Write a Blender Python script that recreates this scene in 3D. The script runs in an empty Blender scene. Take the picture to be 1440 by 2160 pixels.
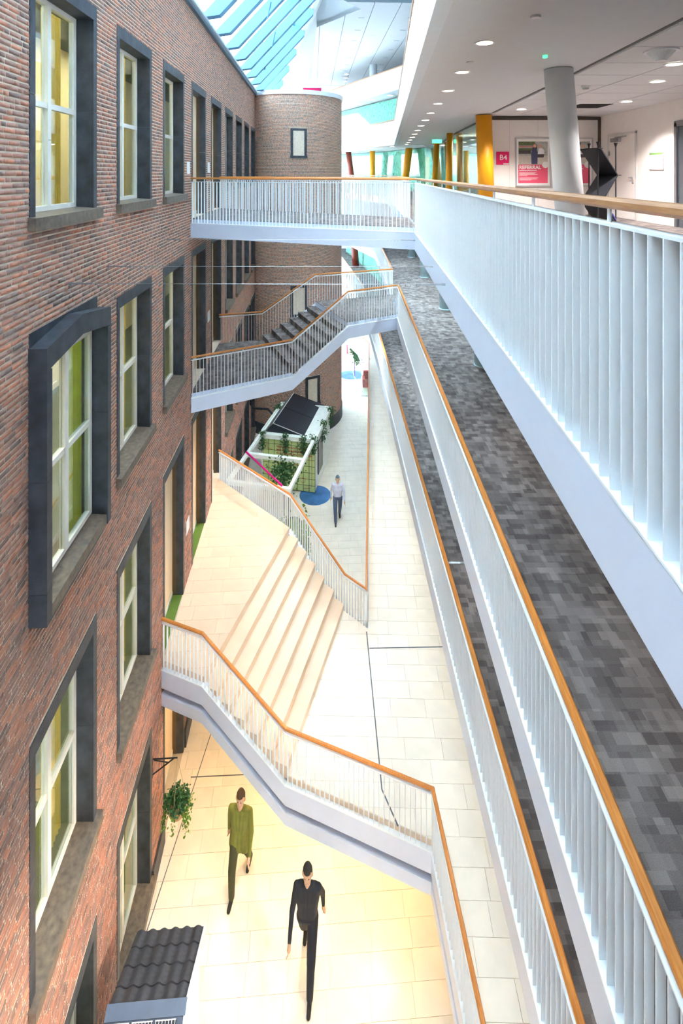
import bpy, bmesh, math, random
import numpy as np
from mathutils import Vector, Matrix

random.seed(7); rng = np.random.default_rng(7)
SC = bpy.context.scene
COL = SC.collection
EYE = 13.57                       # camera height above the ground floor; all z below are relative to the eye until the end

# ---------------------------------------------------------------- camera, world, lights, exposure
cam = bpy.data.cameras.new('camera'); cam_o = bpy.data.objects.new('camera', cam); COL.objects.link(cam_o)
cam.sensor_fit = 'AUTO'; cam.sensor_width = 36.0
cam.lens = 36.0 * 1065.0 / 2160.0
cam.shift_y = -(1080.0 - 366.0) / 2160.0
cam.clip_start = 0.05; cam.clip_end = 300
cam_o.location = (0, 0, 0); cam_o.rotation_euler = (math.radians(90), 0, 0)
SC.camera = cam_o

world = bpy.data.worlds.new('sky'); SC.world = world; world.use_nodes = True
bg = world.node_tree.nodes['Background']
bg.inputs[0].default_value = (0.64, 0.85, 1.0, 1); bg.inputs[1].default_value = 7.5

vs = SC.view_settings
vs.view_transform = 'Standard'; vs.look = 'None'; vs.exposure = 0.9; vs.gamma = 1.0; vs.use_curve_mapping = False
SC.cycles.use_denoising = True
SC.cycles.max_bounces = 5; SC.cycles.diffuse_bounces = 4; SC.cycles.glossy_bounces = 2; SC.cycles.transparent_max_bounces = 14
SC.cycles.use_adaptive_sampling = True; SC.cycles.adaptive_threshold = .22; SC.cycles.adaptive_min_samples = 10
SC.cycles.caustics_reflective = False; SC.cycles.caustics_refractive = False
SC.cycles.sample_clamp_indirect = 6.0

def light(name, kind, loc, energy, color, rot=(0, 0, 0), size=1.0, size_y=None, spot=None, blend=0.6, shape=None):
    d = bpy.data.lights.new(name, kind); d.energy = energy; d.color = color
    if kind == 'AREA':
        d.shape = shape or ('RECTANGLE' if size_y else 'DISK'); d.size = size
        if size_y: d.size_y = size_y
    elif kind == 'SPOT':
        d.spot_size = math.radians(spot or 100); d.spot_blend = blend; d.shadow_soft_size = size
    elif kind == 'SUN':
        d.angle = math.radians(size)
    else:
        d.shadow_soft_size = size
    o = bpy.data.objects.new(name, d); COL.objects.link(o); o.location = loc; o.rotation_euler = rot
    return o

WARM = (1.0, 0.73, 0.40); SOFTW = (1.0, 0.90, 0.78); COOL = (0.70, 0.90, 1.0)

# ---------------------------------------------------------------- helpers
def lin(c):
    return tuple((x / 12.92 if x <= 0.04045 else ((x + 0.055) / 1.055) ** 2.4) for x in [v / 255.0 for v in c])

MATS = {}
def mat(name, rgb, rough=0.5, metal=0.0, var=0.06, scale=6.0, bump=0.0, bscale=60.0, rand=0.0, emit=0.0, spec=None, coat=0.0):
    if name in MATS: return MATS[name]
    m = bpy.data.materials.new(name); m.use_nodes = True
    nt = m.node_tree; N = nt.nodes; L = nt.links; b = N['Principled BSDF']
    c = lin(rgb)
    tc = N.new('ShaderNodeTexCoord'); nz = N.new('ShaderNodeTexNoise'); nz.inputs['Scale'].default_value = scale; nz.inputs['Detail'].default_value = 4
    L.new(tc.outputs['Object'], nz.inputs['Vector'])
    hsv = N.new('ShaderNodeHueSaturation'); hsv.inputs['Color'].default_value = (*c, 1)
    mr = N.new('ShaderNodeMapRange'); mr.inputs['From Min'].default_value = .3; mr.inputs['From Max'].default_value = .7; mr.inputs['To Min'].default_value = 1 - var; mr.inputs['To Max'].default_value = 1 + var
    L.new(nz.outputs['Fac'], mr.inputs['Value'])
    if rand > 0:
        oi = N.new('ShaderNodeObjectInfo'); m2 = N.new('ShaderNodeMapRange')
        m2.inputs['To Min'].default_value = 1 - rand; m2.inputs['To Max'].default_value = 1 + rand
        L.new(oi.outputs['Random'], m2.inputs['Value'])
        mu = N.new('ShaderNodeMath'); mu.operation = 'MULTIPLY'; L.new(mr.outputs[0], mu.inputs[0]); L.new(m2.outputs[0], mu.inputs[1])
        L.new(mu.outputs[0], hsv.inputs['Value'])
    else:
        L.new(mr.outputs[0], hsv.inputs['Value'])
    L.new(hsv.outputs['Color'], b.inputs['Base Color'])
    b.inputs['Roughness'].default_value = rough; b.inputs['Metallic'].default_value = metal
    if spec is not None: b.inputs['Specular IOR Level'].default_value = spec
    if coat: b.inputs['Coat Weight'].default_value = coat
    if bump > 0:
        n2 = N.new('ShaderNodeTexNoise'); n2.inputs['Scale'].default_value = bscale; n2.inputs['Detail'].default_value = 6
        L.new(tc.outputs['Object'], n2.inputs['Vector'])
        bp = N.new('ShaderNodeBump'); bp.inputs['Strength'].default_value = bump; bp.inputs['Distance'].default_value = 0.01
        L.new(n2.outputs['Fac'], bp.inputs['Height']); L.new(bp.outputs['Normal'], b.inputs['Normal'])
    if emit > 0:
        b.inputs['Emission Color'].default_value = (*c, 1); b.inputs['Emission Strength'].default_value = emit
    MATS[name] = m
    return m

def glass_mat(name, tint, refl=0.10, rough=0.02, boost=1.0, frost=0.0):
    m = bpy.data.materials.new(name); m.use_nodes = True
    nt = m.node_tree; N = nt.nodes; L = nt.links
    for n in list(N):
        if n.type != 'OUTPUT_MATERIAL': N.remove(n)
    out = [n for n in N if n.type == 'OUTPUT_MATERIAL'][0]
    tr = N.new('ShaderNodeBsdfTransparent'); tr.inputs[0].default_value = (*tint, 1)
    gl = N.new('ShaderNodeBsdfGlossy'); gl.inputs['Roughness'].default_value = rough; gl.inputs[0].default_value = (1, 1, 1, 1)
    lw_ = N.new('ShaderNodeLayerWeight'); lw_.inputs['Blend'].default_value = .5
    fr = N.new('ShaderNodeMath'); fr.operation = 'POWER'; fr.inputs[1].default_value = 4.0; L.new(lw_.outputs['Facing'], fr.inputs[0])
    ma = N.new('ShaderNodeMath'); ma.operation = 'MULTIPLY_ADD'; ma.inputs[1].default_value = boost; ma.inputs[2].default_value = refl; ma.use_clamp = True
    L.new(fr.outputs[0], ma.inputs[0])
    mx = N.new('ShaderNodeMixShader'); L.new(ma.outputs[0], mx.inputs[0]); L.new(tr.outputs[0], mx.inputs[1]); L.new(gl.outputs[0], mx.inputs[2])
    last = mx
    if frost > 0:
        df = N.new('ShaderNodeBsdfDiffuse'); df.inputs[0].default_value = (*[min(1, t * 1.0) for t in tint], 1)
        tl = N.new('ShaderNodeTexCoord'); nz = N.new('ShaderNodeTexNoise'); nz.inputs['Scale'].default_value = 9
        mp = N.new('ShaderNodeMapping'); mp.inputs['Scale'].default_value = (3, 3, .6)
        L.new(tl.outputs['Object'], mp.inputs[0]); L.new(mp.outputs[0], nz.inputs['Vector'])
        rp = N.new('ShaderNodeMapRange'); rp.inputs['From Min'].default_value = .42; rp.inputs['From Max'].default_value = .62
        rp.inputs['To Min'].default_value = frost * .4; rp.inputs['To Max'].default_value = frost
        L.new(nz.outputs['Fac'], rp.inputs['Value'])
        m3 = N.new('ShaderNodeMixShader'); L.new(rp.outputs[0], m3.inputs[0]); L.new(mx.outputs[0], m3.inputs[1]); L.new(df.outputs[0], m3.inputs[2]); last = m3
    L.new(last.outputs[0], out.inputs['Surface'])
    MATS[name] = m
    return m

class MB:
    def __init__(s): s.v = []; s.f = []
    def add(s, vs, fs):
        n = len(s.v); s.v += [tuple(p) for p in vs]; s.f += [tuple(i + n for i in f) for f in fs]; return s
    def hexa(s, b, t):           # bottom quad, top quad (ccw seen from above)
        return s.add(list(b) + list(t), [(3, 2, 1, 0), (4, 5, 6, 7), (0, 1, 5, 4), (1, 2, 6, 5), (2, 3, 7, 6), (3, 0, 4, 7)])
    def box(s, x0, x1, y0, y1, z0, z1):
        q = [(x0, y0), (x1, y0), (x1, y1), (x0, y1)]
        return s.hexa([(a, b, z0) for a, b in q], [(a, b, z1) for a, b in q])
    def prism(s, poly, z0, z1):
        a = sum(poly[i][0] * poly[(i + 1) % len(poly)][1] - poly[(i + 1) % len(poly)][0] * poly[i][1] for i in range(len(poly)))
        if a < 0: poly = poly[::-1]
        n = len(poly)
        vs = [(p[0], p[1], z0) for p in poly] + [(p[0], p[1], z1) for p in poly]
        fs = [tuple(range(n - 1, -1, -1)), tuple(range(n, 2 * n))] + [(i, (i + 1) % n, n + (i + 1) % n, n + i) for i in range(n)]
        return s.add(vs, fs)
    def plate(s, poly3, d):      # polygon in 3D extruded by vector d
        n = len(poly3); d = Vector(d)
        vs = [Vector(p) for p in poly3] + [Vector(p) + d for p in poly3]
        fs = [tuple(range(n - 1, -1, -1)), tuple(range(n, 2 * n))] + [(i, (i + 1) % n, n + (i + 1) % n, n + i) for i in range(n)]
        return s.add(vs, fs)
    def tube(s, path, r, n=8, r2=None):
        path = [Vector(p) for p in path]; k = len(path); rings = []
        for i, p in enumerate(path):
            d = (path[min(i + 1, k - 1)] - path[max(i - 1, 0)]).normalized()
            up = Vector((0, 0, 1)) if abs(d.z) < .95 else Vector((1, 0, 0))
            a = d.cross(up).normalized(); b = a.cross(d)
            rr = r if r2 is None else r + (r2 - r) * i / max(1, k - 1)
            rings.append([p + a * math.cos(t) * rr + b * math.sin(t) * rr for t in [2 * math.pi * j / n for j in range(n)]])
        vs = [q for ring in rings for q in ring]; fs = []
        for i in range(k - 1):
            for j in range(n):
                fs.append((i * n + j, i * n + (j + 1) % n, (i + 1) * n + (j + 1) % n, (i + 1) * n + j))
        fs.append(tuple(range(n - 1, -1, -1))); fs.append(tuple(range((k - 1) * n, k * n)))
        return s.add(vs, fs)
    def sweep(s, path, prof):    # prof: list of (side, z) ; side positive = right of travel, mitred
        k = len(path); n = len(prof); vs = []
        for i in range(k):
            p = Vector(path[i]); ds = []
            if i > 0: ds.append((Vector(path[i]) - Vector(path[i - 1])).xy.normalized())
            if i < k - 1: ds.append((Vector(path[i + 1]) - Vector(path[i])).xy.normalized())
            nn = [Vector((d.y, -d.x)) for d in ds]
            m = sum(nn, Vector((0, 0))).normalized(); m = m / max(.3, m.dot(nn[0]))
            for a, z in prof: vs.append((p.x + m.x * a, p.y + m.y * a, p.z + z))
        fs = []
        for i in range(k - 1):
            for j in range(n):
                fs.append((i * n + j, (i + 1) * n + j, (i + 1) * n + (j + 1) % n, i * n + (j + 1) % n))
        fs.append(tuple(range(n))); fs.append(tuple(range(k * n - 1, (k - 1) * n - 1, -1)))
        return s.add(vs, fs)
    def cyl(s, c, r, z0, z1, n=24, r2=None, c2=None):
        c2 = c2 or c; r2 = r if r2 is None else r2
        b = [(c[0] + r * math.cos(2 * math.pi * j / n), c[1] + r * math.sin(2 * math.pi * j / n), z0) for j in range(n)]
        t = [(c2[0] + r2 * math.cos(2 * math.pi * j / n), c2[1] + r2 * math.sin(2 * math.pi * j / n), z1) for j in range(n)]
        return s.add(b + t, [tuple(range(n - 1, -1, -1)), tuple(range(n, 2 * n))] + [(j, (j + 1) % n, n + (j + 1) % n, n + j) for j in range(n)])
    def mesh(s, name):
        me = bpy.data.meshes.new(name); me.from_pydata([tuple(p) for p in s.v], [], s.f); me.update(); return me
    def build(s, name, m, parent=None, loc=None, smooth=False, fixn=False):
        me = s.mesh(name)
        if fixn:
            bm = bmesh.new(); bm.from_mesh(me); bmesh.ops.recalc_face_normals(bm, faces=bm.faces); bm.to_mesh(me); bm.free()
        if m is not None: me.materials.append(m)
        if smooth:
            for p in me.polygons: p.use_smooth = True
        return link(name, me, parent, loc)

def link(name, me, parent=None, loc=None, rotz=0.0):
    o = bpy.data.objects.new(name, me); COL.objects.link(o)
    if parent is not None: o.parent = parent
    if loc is not None: o.location = loc
    if rotz: o.rotation_euler = (0, 0, rotz)
    return o
def empty(name, loc=(0, 0, 0), rotz=0.0, parent=None):
    o = bpy.data.objects.new(name, None); COL.objects.link(o); o.location = loc; o.rotation_euler = (0, 0, rotz)
    if parent is not None: o.parent = parent
    return o
def tag(o, label=None, cat=None, group=None, kind=None):
    if label: o['label'] = label
    if cat: o['category'] = cat
    if group: o['group'] = group
    if kind: o['kind'] = kind
    return o
def struct(o, label=None): return tag(o, label, kind='structure')
def offs(pts, d):                 # mitred 2D offset, positive = right of travel; keeps extra coordinates
    out = []
    k = len(pts)
    for i in range(k):
        p = Vector(pts[i][:2]); ds = []
        if i > 0: ds.append((p - Vector(pts[i - 1][:2])).normalized())
        if i < k - 1: ds.append((Vector(pts[i + 1][:2]) - p).normalized())
        nn = [Vector((e.y, -e.x)) for e in ds]
        m = sum(nn, Vector((0, 0))).normalized(); m = m / max(.3, m.dot(nn[0]))
        q = p + m * d
        out.append((q.x, q.y) + tuple(pts[i][2:]))
    return out
def clip_poly(poly, rect):        # Sutherland-Hodgman: polygon clipped by convex rect (ccw)
    out = list(poly)
    for i in range(len(rect)):
        a = rect[i]; b = rect[(i + 1) % len(rect)]; inp = out; out = []
        if not inp: return []
        def side(p): return (b[0] - a[0]) * (p[1] - a[1]) - (b[1] - a[1]) * (p[0] - a[0])
        for j in range(len(inp)):
            p = inp[j]; q = inp[(j + 1) % len(inp)]; sp = side(p); sq = side(q)
            if sp >= 0: out.append(p)
            if sp * sq < 0:
                t = sp / (sp - sq); out.append((p[0] + (q[0] - p[0]) * t, p[1] + (q[1] - p[1]) * t))
    return out
def parea(p): return abs(sum(p[i][0] * p[(i + 1) % len(p)][1] - p[(i + 1) % len(p)][0] * p[i][1] for i in range(len(p)))) / 2

# ---------------------------------------------------------------- materials
WHITE = mat('white_paint', (224, 228, 232), .45, var=.02)
FASC = mat('white_fascia_paint', (212, 220, 236), .4, var=.015)
FINW = mat('white_powder_coated_steel', (238, 241, 242), .38, var=.01)
WALLW = mat('white_wall_plaster', (235, 230, 226), .8, var=.02)
CEILW = mat('white_ceiling_panel', (220, 221, 223), .85, var=.015)
STONE = mat('dark_bluestone', (56, 59, 65), .5, var=.45, scale=6, bump=.25, bscale=40)
SILL = mat('weathered_bluestone_sill', (108, 94, 80), .5, var=.35, scale=13, bump=.3, bscale=50)
FRAMEW = mat('cream_window_paint', (240, 235, 224), .4, var=.02)
CREAM = mat('cream_door_panel', (250, 222, 186), .55, var=.02)
BROWNR = mat('olive_brown_lining', (92, 72, 46), .5, var=.1)
TILE = mat('cream_stone_tile', (240, 229, 212), .30, var=.06, scale=2.5, rand=.04, bump=.03, bscale=20)
STEPM = mat('cream_stone_step', (228, 203, 176), .4, var=.06, scale=2.0, rand=.03)
GROUT = mat('tile_grout', (200, 187, 168), .8)
MORTAR = mat('pale_mortar', (232, 214, 192), .9, var=.1, scale=12, bump=.3, bscale=200)
STEEL = mat('brushed_steel', (175, 178, 182), .3, metal=.9)
BLACK = mat('black_metal', (30, 32, 38), .4)
DARK = mat('dark_grey_metal', (70, 70, 70), .5)
YELL = mat('yellow_column_paint', (236, 160, 10), .45, var=.02)
BRNC = mat('red_brown_column_paint', (120, 40, 22), .45)
MAG = mat('magenta_print', (226, 10, 100), .5, var=.01)
PINK = mat('pink_print', (240, 92, 124), .5, var=.02)
PAPER = mat('white_paper', (244, 242, 240), .6, var=.01)
ALU = mat('anodised_aluminium', (205, 206, 208), .35, metal=.6)
LAMPON = mat('downlight_glow', (255, 246, 230), .5, emit=6.0)
GLASSW = glass_mat('window_glass', (.84, .90, .88), .09, .01, .55)
GLASSG = glass_mat('green_tinted_partition_glass', (.42, .86, .72), .08, .02, 1.0, frost=.45)
GLASSC = glass_mat('clear_partition_glass', (.86, .96, .94), .06, .02, 1.0)
GLASSS = glass_mat('skylight_glass', (.97, .985, 1.0), .02, .05, .6)

def wood_mat(name, a, b, rough=.35):
    m = bpy.data.materials.new(name); m.use_nodes = True; nt = m.node_tree; N = nt.nodes; L = nt.links; bs = N['Principled BSDF']
    tc = N.new('ShaderNodeTexCoord'); mp = N.new('ShaderNodeMapping'); mp.inputs['Scale'].default_value = (30, 2.2, 30)
    nz = N.new('ShaderNodeTexNoise'); nz.inputs['Scale'].default_value = 3; nz.inputs['Detail'].default_value = 6
    cr = N.new('ShaderNodeValToRGB'); cr.color_ramp.elements[0].color = (*lin(a), 1); cr.color_ramp.elements[1].color = (*lin(b), 1)
    cr.color_ramp.elements[0].position = .3; cr.color_ramp.elements[1].position = .7
    L.new(tc.outputs['Object'], mp.inputs[0]); L.new(mp.outputs[0], nz.inputs['Vector']); L.new(nz.outputs['Fac'], cr.inputs[0]); L.new(cr.outputs[0], bs.inputs['Base Color'])
    bs.inputs['Roughness'].default_value = rough; MATS[name] = m; return m
WOOD = wood_mat('oak_handrail', (186, 108, 42), (214, 140, 66))
WOODG = wood_mat('weathered_oak_handrail', (166, 112, 66), (192, 140, 92), .45)

def brick_mat():
    m = bpy.data.materials.new('red_brown_brick'); m.use_nodes = True; nt = m.node_tree; N = nt.nodes; L = nt.links; b = N['Principled BSDF']
    ge = N.new('ShaderNodeNewGeometry'); oi = N.new('ShaderNodeObjectInfo')
    ad = N.new('ShaderNodeMath'); ad.operation = 'ADD'; L.new(ge.outputs['Random Per Island'], ad.inputs[0]); L.new(oi.outputs['Random'], ad.inputs[1])
    fr = N.new('ShaderNodeMath'); fr.operation = 'FRACT'; L.new(ad.outputs[0], fr.inputs[0])
    cr = N.new('ShaderNodeValToRGB'); cr.color_ramp.interpolation = 'LINEAR'
    el = cr.color_ramp.elements
    stops = [(0, (122, 98, 90)), (.2, (142, 108, 96)), (.42, (156, 114, 98)), (.6, (164, 114, 94)), (.78, (174, 116, 92)), (.9, (188, 118, 88)), (1, (136, 112, 104))]
    el[0].color = (*lin(stops[0][1]), 1); el[1].position = 1; el[1].color = (*lin(stops[-1][1]), 1)
    for p, c in stops[1:-1]:
        e = el.new(p); e.color = (*lin(c), 1)
    L.new(fr.outputs[0], cr.inputs[0])
    tc = N.new('ShaderNodeTexCoord'); nz = N.new('ShaderNodeTexNoise'); nz.inputs['Scale'].default_value = 22; nz.inputs['Detail'].default_value = 5
    L.new(ge.outputs['Position'], nz.inputs['Vector'])
    mr = N.new('ShaderNodeMapRange'); mr.inputs['To Min'].default_value = .62; mr.inputs['To Max'].default_value = 1.38; L.new(nz.outputs['Fac'], mr.inputs['Value'])
    n2 = N.new('ShaderNodeTexNoise'); n2.inputs['Scale'].default_value = .9; L.new(ge.outputs['Position'], n2.inputs['Vector'])
    m2 = N.new('ShaderNodeMapRange'); m2.inputs['To Min'].default_value = .92; m2.inputs['To Max'].default_value = 1.36; L.new(n2.outputs['Fac'], m2.inputs['Value'])
    mu = N.new('ShaderNodeMath'); mu.operation = 'MULTIPLY'; L.new(mr.outputs[0], mu.inputs[0]); L.new(m2.outputs[0], mu.inputs[1])
    hs = N.new('ShaderNodeHueSaturation'); hs.inputs['Saturation'].default_value = .96; L.new(cr.outputs[0], hs.inputs['Color']); L.new(mu.outputs[0], hs.inputs['Value'])
    L.new(hs.outputs[0], b.inputs['Base Color']); b.inputs['Roughness'].default_value = .85
    n3 = N.new('ShaderNodeTexNoise'); n3.inputs['Scale'].default_value = 90; n3.inputs['Detail'].default_value = 4; L.new(ge.outputs['Position'], n3.inputs['Vector'])
    bp = N.new('ShaderNodeBump'); bp.inputs['Strength'].default_value = .5; bp.inputs['Distance'].default_value = .006; L.new(n3.outputs['Fac'], bp.inputs['Height']); L.new(bp.outputs[0], b.inputs['Normal'])
    MATS['brick'] = m; return m
BRICK = brick_mat()

def carpet_mat():
    m = bpy.data.materials.new('patchwork_grey_carpet'); m.use_nodes = True; nt = m.node_tree; N = nt.nodes; L = nt.links; b = N['Principled BSDF']
    tc = N.new('ShaderNodeTexCoord')
    def layer(sx, sy, rot, off):
        mp = N.new('ShaderNodeMapping'); mp.inputs['Scale'].default_value = (sx, sy, 0); mp.inputs['Rotation'].default_value = (0, 0, rot); mp.inputs['Location'].default_value = (off, off * .7, 0)
        L.new(tc.outputs['Object'], mp.inputs[0])
        br = N.new('ShaderNodeTexBrick'); br.inputs['Scale'].default_value = 1; br.inputs['Mortar Size'].default_value = 0
        br.inputs['Color1'].default_value = (0, 0, 0, 1); br.inputs['Color2'].default_value = (1, 1, 1, 1); br.inputs['Brick Width'].default_value = 1; br.inputs['Row Height'].default_value = 1
        br.inputs['Bias'].default_value = 0; br.offset = .37; br.offset_frequency = 2; br.squash = .7; br.squash_frequency = 3
        L.new(mp.outputs[0], br.inputs['Vector']); return br.outputs['Color']
    a = layer(6.0, 11.5, 0, .13); c = layer(10.5, 7.0, 0, .41); d = layer(1.0 / .5, 1.0 / .5, 0, 0)
    mx = N.new('ShaderNodeMix'); mx.data_type = 'RGBA'; mx.inputs[0].default_value = .42; L.new(a, mx.inputs['A']); L.new(c, mx.inputs['B'])
    mx2 = N.new('ShaderNodeMix'); mx2.data_type = 'RGBA'; mx2.inputs[0].default_value = .15; L.new(mx.outputs['Result'], mx2.inputs['A']); L.new(d, mx2.inputs['B'])
    nz = N.new('ShaderNodeTexNoise'); nz.inputs['Scale'].default_value = 160; nz.inputs['Detail'].default_value = 3; L.new(tc.outputs['Object'], nz.inputs['Vector'])
    mx3 = N.new('ShaderNodeMix'); mx3.data_type = 'RGBA'; mx3.inputs[0].default_value = .38; L.new(mx2.outputs['Result'], mx3.inputs['A']); L.new(nz.outputs['Fac'], mx3.inputs['B'])
    cr = N.new('ShaderNodeValToRGB'); e = cr.color_ramp.elements; e[0].position = .2; e[1].position = .8
    e[0].color = (*lin((76, 71, 70)), 1); e[1].color = (*lin((150, 143, 140)), 1); k = e.new(.45); k.color = (*lin((110, 103, 101)), 1)
    L.new(mx3.outputs['Result'], cr.inputs[0]); L.new(cr.outputs[0], b.inputs['Base Color']); b.inputs['Roughness'].default_value = .95; b.inputs['Specular IOR Level'].default_value = .1
    bp = N.new('ShaderNodeBump'); bp.inputs['Strength'].default_value = .5; bp.inputs['Distance'].default_value = .01; L.new(nz.outputs['Fac'], bp.inputs['Height']); L.new(bp.outputs[0], b.inputs['Normal'])
    MATS['carpet'] = m; return m
CARPET = carpet_mat()

# ================================================================ THE BRICK WALL (left)
TH = math.atan(0.0563); AL = 3.05
WLOC = (-AL, 0, 0)
def WP(t, off, z):                # wall-frame point -> world
    c, s = math.cos(TH), math.sin(TH)
    return (-AL + off * c - t * s, off * s + t * c, z)
Y0, Y1 = -5.0, 30.9; ZT, ZB = 4.10, -13.57
L2, L1, LA, LL, LW, LG = -1.13, -4.37, -5.50, -9.87, -10.99, -13.57
LM = -6.83                        # mezzanine carpet
PITCH, WW = 2.42, 1.68
def col0(k): return 5.43 + PITCH * k
ROWT = [2.32, -1.93, -6.18, -10.43]; ROWB = [-.62, -4.87, -9.12, -13.37]
DOORS = {(0, 3): L2, (0, 4): L2, (1, 3): LA, (1, 4): LA, (2, 2): LL, (2, 3): LL, (2, 4): LL, (3, 2): LG}
openings = []                     # (row, k, y0, y1, z0, z1)
for r in range(4):
    for k in range(-1, 10):
        zb = DOORS.get((r, k), ROWB[r] + .02)
        openings.append((r, k, col0(k), col0(k) + WW, zb, ROWT[r]))
wall = empty('wall_left', WLOC, TH); struct(wall, 'tall red brown brick facade with dark stone framed windows')
# mortar backing as boxes between openings
bk = MB()
zs = sorted(set([ZB, ZT] + [o[4] for o in openings] + [o[5] for o in openings]))
for za, zb in zip(zs[:-1], zs[1:]):
    zm = (za + zb) / 2
    ops = sorted((o[2], o[3]) for o in openings if o[4] < zm < o[5])
    y = Y0
    for a, b in ops + [(Y1, Y1)]:
        if a > y: bk.box(-.31, 0, y, a, za, zb)
        y = max(y, b)
bk.build('mortar', MORTAR, wall)
CH = .0617
def brick_layout(y0, y1, z0, z1, ops, seed):
    r = np.random.default_rng(seed); out = []
    nrow = int((z1 - z0) / CH)
    for i in range(nrow):
        za = z1 - (i + 1) * CH; zm = za + CH / 2
        iv = []; y = y0
        for a, b in sorted((o[2], o[3]) for o in ops if o[4] - .01 < zm < o[5] + .01) + [(y1, y1)]:
            if a - y > .02: iv.append((y, a))
            y = max(y, b)
        y = y0 - r.random() * .19; run = 0
        while y < y1:
            if run >= 1 and r.random() < .45: l = .093; run = 0
            else: l = .19; run += 1
            a, b = y + .006, y + l - .006
            for p, q in iv:
                aa, bb = max(a, p), min(b, q)
                if bb - aa > .015: out.append((aa, bb, za + .0082, za + CH - .0082, (bb - aa) > l - .013, l))
            y += l
    return out
bricks = brick_layout(Y0, Y1, ZB, ZT, openings, 3)
BR = np.array([(b[0], b[1], b[2], b[3]) for b in bricks]); BFULL = np.array([b[4] for b in bricks]); BLEN = np.array([b[5] for b in bricks])
# pick the 300 bricks that show largest in the picture
ym = (BR[:, 0] + BR[:, 1]) / 2; zm = (BR[:, 2] + BR[:, 3]) / 2
px = 660 - 1065 * AL / np.maximum(ym, .1); py = 366 - 1065 * zm / np.maximum(ym, .1)
area = (BR[:, 1] - BR[:, 0]) * (BR[:, 3] - BR[:, 2]) * 1065 ** 2 * AL / np.maximum(ym, .1) ** 3
area[(px < 2) | (py < 2) | (py > 2158) | (ym < 1) | (~BFULL)] = 0
pick = np.argsort(-area)[:300]; mask = np.zeros(len(BR), bool); mask[pick] = True
def brick_mesh(name, arr, fn, m, seed):
    r = np.random.default_rng(seed); n = len(arr)
    px_ = .004 + r.random(n) * .004; tl = (r.random((n, 4)) - .5) * .003; wz = (r.random((n, 2)) - .5) * .004
    V = np.zeros((n, 8, 3))
    y0, y1, z0, z1 = arr[:, 0], arr[:, 1], arr[:, 2] + wz[:, 0] * .4, arr[:, 3] + wz[:, 1] * .4
    for i, (yy, zz) in enumerate(((y0, z0), (y1, z0), (y1, z1), (y0, z1))):
        V[:, i, 0] = -.004; V[:, i, 1] = yy; V[:, i, 2] = zz
        V[:, i + 4, 0] = px_ + tl[:, i]; V[:, i + 4, 1] = yy + (.002 if i in (0, 3) else -.002); V[:, i + 4, 2] = zz + (.002 if i < 2 else -.002)
    if fn is not None: V = fn(V)
    fq = np.array([(4, 5, 6, 7), (0, 1, 5, 4), (1, 2, 6, 5), (2, 3, 7, 6), (3, 0, 4, 7)])
    F = (np.arange(n)[:, None, None] * 8 + fq[None]).reshape(-1)
    me = bpy.data.meshes.new(name); me.vertices.add(n * 8); me.vertices.foreach_set('co', V.reshape(-1))
    me.loops.add(len(F)); me.loops.foreach_set('vertex_index', F.astype(np.int32))
    me.polygons.add(len(F) // 4); me.polygons.foreach_set('loop_start', np.arange(0, len(F), 4, dtype=np.int32))
    me.update(calc_edges=True); me.validate(); me.materials.append(m); return me
o = link('brickwork', brick_mesh('brickwork', BR[~mask], None, BRICK, 5), wall); o['kind'] = 'stuff'
def one_brick(l):
    arr = np.array([[-l / 2 + .006, l / 2 - .006, -CH / 2 + .0082, CH / 2 - .0082]]); return brick_mesh('brick', arr, None, BRICK, int(l * 1000))
bm_s, bm_h = one_brick(.19), one_brick(.093)
for i in pick:
    b = link('brick', bm_s if BLEN[i] > .1 else bm_h, wall, (float(rng.normal() * .001), float(ym[i]), float(zm[i])))
    b.rotation_euler = (float(rng.normal() * .006), 0, float(rng.normal() * .006))
# coping and gutter along the top of the wall
cp = MB(); cp.box(-.42, .10, Y0, Y1, ZT, ZT + .09); cp.build('coping', mat('blue_grey_gutter', (96, 124, 138), .4), wall)
cp = MB(); cp.box(-.42, .16, Y0, Y1, ZT + .09, ZT + .17); cp.build('gutter', mat('pale_zinc_gutter', (196, 208, 214), .4), wall)

# ---- windows -------------------------------------------------------------
ORD = ['first', 'second', 'third', 'fourth', 'fifth', 'sixth', 'seventh', 'eighth', 'ninth', 'tenth']
ROWN = ['top', 'second', 'third', 'lowest']
JW = .11; RD = .22
def stone_frame(root, z0, z1, sill=True, proj=.012, depth=.30):
    H = z1 - z0
    zl = z1 - .19
    MB().box(-depth, proj, 0, WW, zl, z1).build('lintel', STONE, root)
    zj = [z0, z0 + H * .50, zl]
    for s in (0, 1):
        y0 = 0 if s == 0 else WW - JW
        for a, b in zip(zj[:-1], zj[1:]):
            MB().box(-depth, proj, y0 + .001, y0 + JW - .001, a + .003, b - .003).build('jamb_stone', STONE, root)
    if sill:
        m = MB(); m.hexa([(-depth, -.03, z0 - .02), (.09, -.03, z0 - .02), (.09, WW + .03, z0 - .02), (-depth, WW + .03, z0 - .02)],
                         [(-depth, -.03, z0 + .15), (.09, -.03, z0 + .12), (.09, WW + .03, z0 + .12), (-depth, WW + .03, z0 + .15)])
        m.build('sill', SILL, root)
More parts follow.
